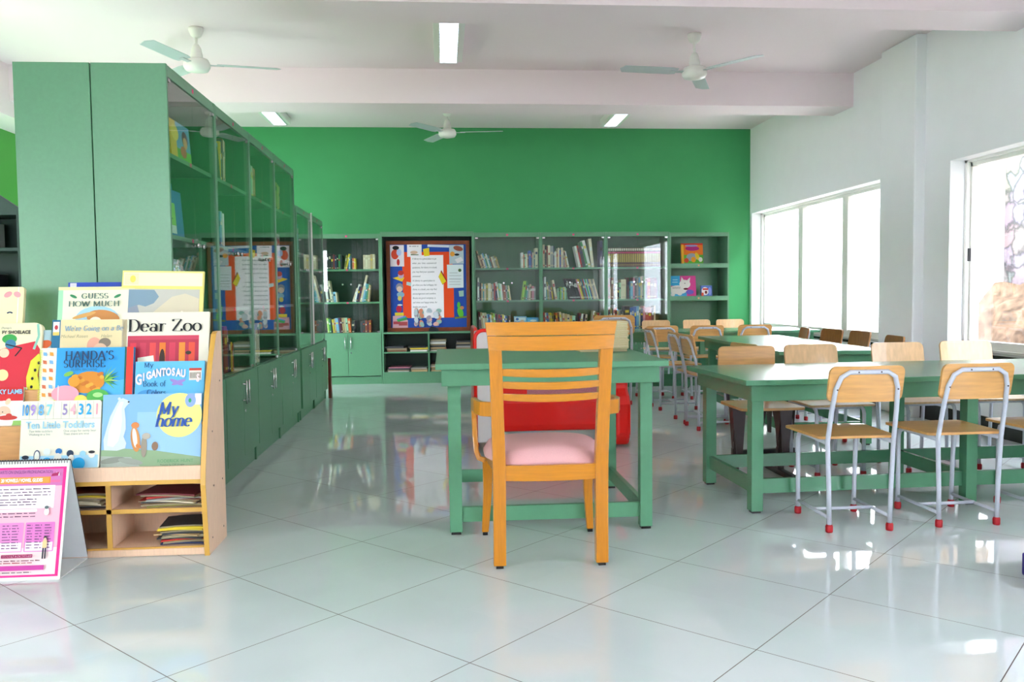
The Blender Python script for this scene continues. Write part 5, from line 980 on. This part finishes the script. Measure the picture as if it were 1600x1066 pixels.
# ================================================================== PINK EASEL CHART
ch = thing('easel_chart', 'pink tent-shaped English pronunciation flip chart standing on the floor', 'flip chart', (-2.07, 3.325, 0))
WC, HC_ = .603, .43; ax_, bz_ = .125, .255
def sheet(y0, z0, y1_, z1, th, m, name, inset=0):
    d = Vector((0, y1_ - y0, z1 - z0)); n_ = Vector((0, -d.z, d.y)).normalized() * th
    b = MB(); b.add([(inset, y0, z0), (WC - inset, y0, z0), (WC - inset, y1_, z1), (inset, y1_, z1)] + [(x_, y0 + n_.y, z0 + n_.z) if i < 2 else (x_, y1_ + n_.y, z1 + n_.z) for i, x_ in enumerate((inset, WC - inset, WC - inset, inset))], [(0, 1, 2, 3), (7, 6, 5, 4), (0, 4, 5, 1), (1, 5, 6, 2), (2, 6, 7, 3), (3, 7, 4, 0)])
    return b.build(name, m, ch)
sheet(0, .0, ax_, HC_, .003, flat('f0f0ea'), 'front_board'); 
sheet(bz_, .0, ax_ + .004, HC_, -.001, flat('eef0f2'), 'back_board'); sheet(bz_ + .003, .0, ax_ + .007, HC_ + .003, -.003, BLACK, 'back_cover'); box(0, WC, .0, .25, .0, .003).build('base_board', flat('eef0f0'), ch)
b = MB()
for k in range(58):
    x_ = .008 + k * .0103; b.tube([(x_, ax_ - .008, HC_ - .008), (x_, ax_ - .006, HC_ + .006), (x_, ax_ + .01, HC_ + .006), (x_, ax_ + .012, HC_ - .008)], .0014, 0, 5)
b.build('wire_binding', flat('6a6a6e'), ch)
pg = bpy.data.objects.new('page', None)
# the page is a child mesh carrying its own artwork
LP = math.hypot(ax_, HC_)
a = Art(0, .00012); W_ = WC
a.rect(0, .0, W_, LP - .012, 'f4f2f0'); a.rect(0, .012, W_ - .008, LP - .022, 'ee1a86'); a.rect(0, .02, W_ - .02, LP - .03, 'f4b4c4'); a.rect(0, LP - .095, W_ - .02, LP - .03, 'cf72b0'); a.rect(0, .02, W_ - .02, .12, 'f8dcdc')
a.rect(W_ - .26, LP - .085, W_ - .065, LP - .06, 'f08a28'); a.rect(W_ - .255, LP - .083, W_ - .07, LP - .062, 'f4a040'); a.rect(0, LP - .18, W_ - .045, LP - .093, 'fbeaf0')
for k in range(8): a.scribble(.25, W_ - (.06 if k < 3 else .11), LP - [.108, .12, .131, .147, .157, .167, .20, .212][k], .0032, '5a3a58', k)
a.rr(.34, LP - .193, W_ - .105, LP - .183, .003, 'ffffff'); a.rr(.30, .105, .455, .215, .004, 'e48ac8'); a.rr(.462, .105, .57, .215, .004, 'e07ac4')
a.rect(.30, .108, .452, .14, 'f2dcea'); a.rect(.466, .108, .566, .14, 'f2dcea')
for k in range(9):
    for q, (xa_, xb_) in enumerate(((.31, .36), (.38, .41), (.415, .44), (.47, .49), (.50, .525), (.535, .56))): a.scribble(xa_, xb_, .118 + k * .0105, .003, '6a3a6a', k * 7 + q)
a.rr(.385, .083, .50, .096, .003, 'a01a5a'); a.rect(.26, .037, .545, .055, 'c83a9a'); a.scribble(.28, .53, .071, .003, '7a3a4a', 31); a.scribble(.32, .5, .063, .003, 'b03a4a', 32); a.scribble(.2, .5, .028, .003, '6a4a5a', 33)
a.poly([(W_ - .057, LP - .05), (W_ - .03, LP - .043), (W_ - .035, LP - .058), (W_ - .06, LP - .06)], 'a81a5a'); a.rr(W_ - .06, LP - .083, W_ - .024, LP - .074, .003, 'e06a9a')
# small person and small bird-like figure printed on the page
a.ell(W_ - .062, .155, .006, .007, '3a2a3a'); a.ell(W_ - .062, .15, .005, .006, 'e8c0a0'); a.rect(W_ - .07, .118, W_ - .054, .146, 'e8c890'); a.rect(W_ - .069, .078, W_ - .063, .118, '2a2a3a'); a.rect(W_ - .060, .078, W_ - .055, .118, '2a2a3a')
a.ell(W_ - .065, LP - .195, .009, .014, 'e8e8e8'); a.ell(W_ - .066, LP - .178, .008, .006, '5a6a6a')
pgo = a.build('page', ch)
ang = math.atan2(ax_, HC_); pgo.matrix_local = Matrix.Translation((0, -.0035, .0)) @ Matrix.Rotation(-ang, 4, 'X')
for nm, body, x_, z_, sz, c, kw in (('page_heading', 'CHARTS ON ENGLISH PRONUNCIATION', W_ - .268, LP - .047, .0175, '6a3a7a', dict(sx=.66)), ('page_title', '20 VOWELS / VOWEL GLIDES', W_ - .245, LP - .079, .018, 'ffffff', dict(sx=.66, bold=.0005)), ('page_number', '11', W_ - .045, LP - .057, .018, 'ffffff', dict(bold=.0008)), ('page_text', 'CONSULT A DICTIONARY', .39, .086, .0105, 'ffffff', dict(sx=.9)), ('page_text', '26 VOWEL LETTERS & 20 VOWEL SOUNDS', .265, .0415, .0115, 'ffffff', dict(sx=.92)), ('page_text', 'VOWELS', W_ - .30, LP - .108, .010, 'e0304a', {})):
    text(pgo, nm, body, x_, z_, sz, c, y=-.0095, **kw)

# ================================================================== ODDS AND ENDS
o = MB().prism([(0, 0), (.11, 0), (.03, .40), (.0, .42)], 'x', 0, .03).build('wooden_wedge', mat('reddish_brown_wood', (110, 34, 18), .4)); o.location = (XF + .02, 9.03, 0)
tag(o, 'red-brown wooden wedge leaning at far end of the left cabinets', 'wedge')
o = MB(); o.box(0, .34, 0, .26, 0, .085, bev=.008); o = o.build('plastic_tray', mat('navy_plastic', (44, 30, 120), .35)); o.location = (2.125, 2.715, 0); tag(o, 'dark blue plastic tray on the floor at right edge', 'tray')
# bookcase with arched top at the far left, its backlit shade painted dark green
bc = thing('arched_bookcase', 'bookcase with arched top, backlit shade in its dark green, far left behind the cabinets', 'bookcase', (-3.62, 5.5, 0))
ht = 1.60
b = MB(); b.box(0, .02, 0, .32, 0, ht); b.box(1.02, 1.04, 0, .32, 0, ht)
top = [(0, ht), (1.04, ht)] + [(1.04 - 1.04 * k / 12, ht + .02 + .24 * math.sin(PI * k / 12)) for k in range(0, 13)]
b.prism(top, 'y', 0, .02); b.build('carcass', DARKG, bc); box(.02, 1.02, .30, .32, 0, ht).build('back_panel', DARKG, bc)
for z in (.1, .5, .93, 1.36, ht - .02): box(.02, 1.02, 0, .30, z, z + .02).build('shelf', DARKG, bc)
shelf_row(I(-3.6, 5.56), .62, 0, 1.38, [(.05, .19, 'green'), (.04, .18, 'olive'), (.04, .17, 'charcoal'), (.03, .17, 'grey'), (.03, .16, 'white')], 'upper shelf of dark arched bookcase', 'books in the arched bookcase')
shelf_row(I(-3.6, 5.56), .62, 0, .95, [(.05, .3, 'purple'), (.04, .28, 'charcoal'), (.05, .3, 'navy'), (.03, .27, 'maroon'), (.03, .27, 'black')], 'lower shelf of dark arched bookcase', 'books in the arched bookcase')
bpy.context.view_layer.update()
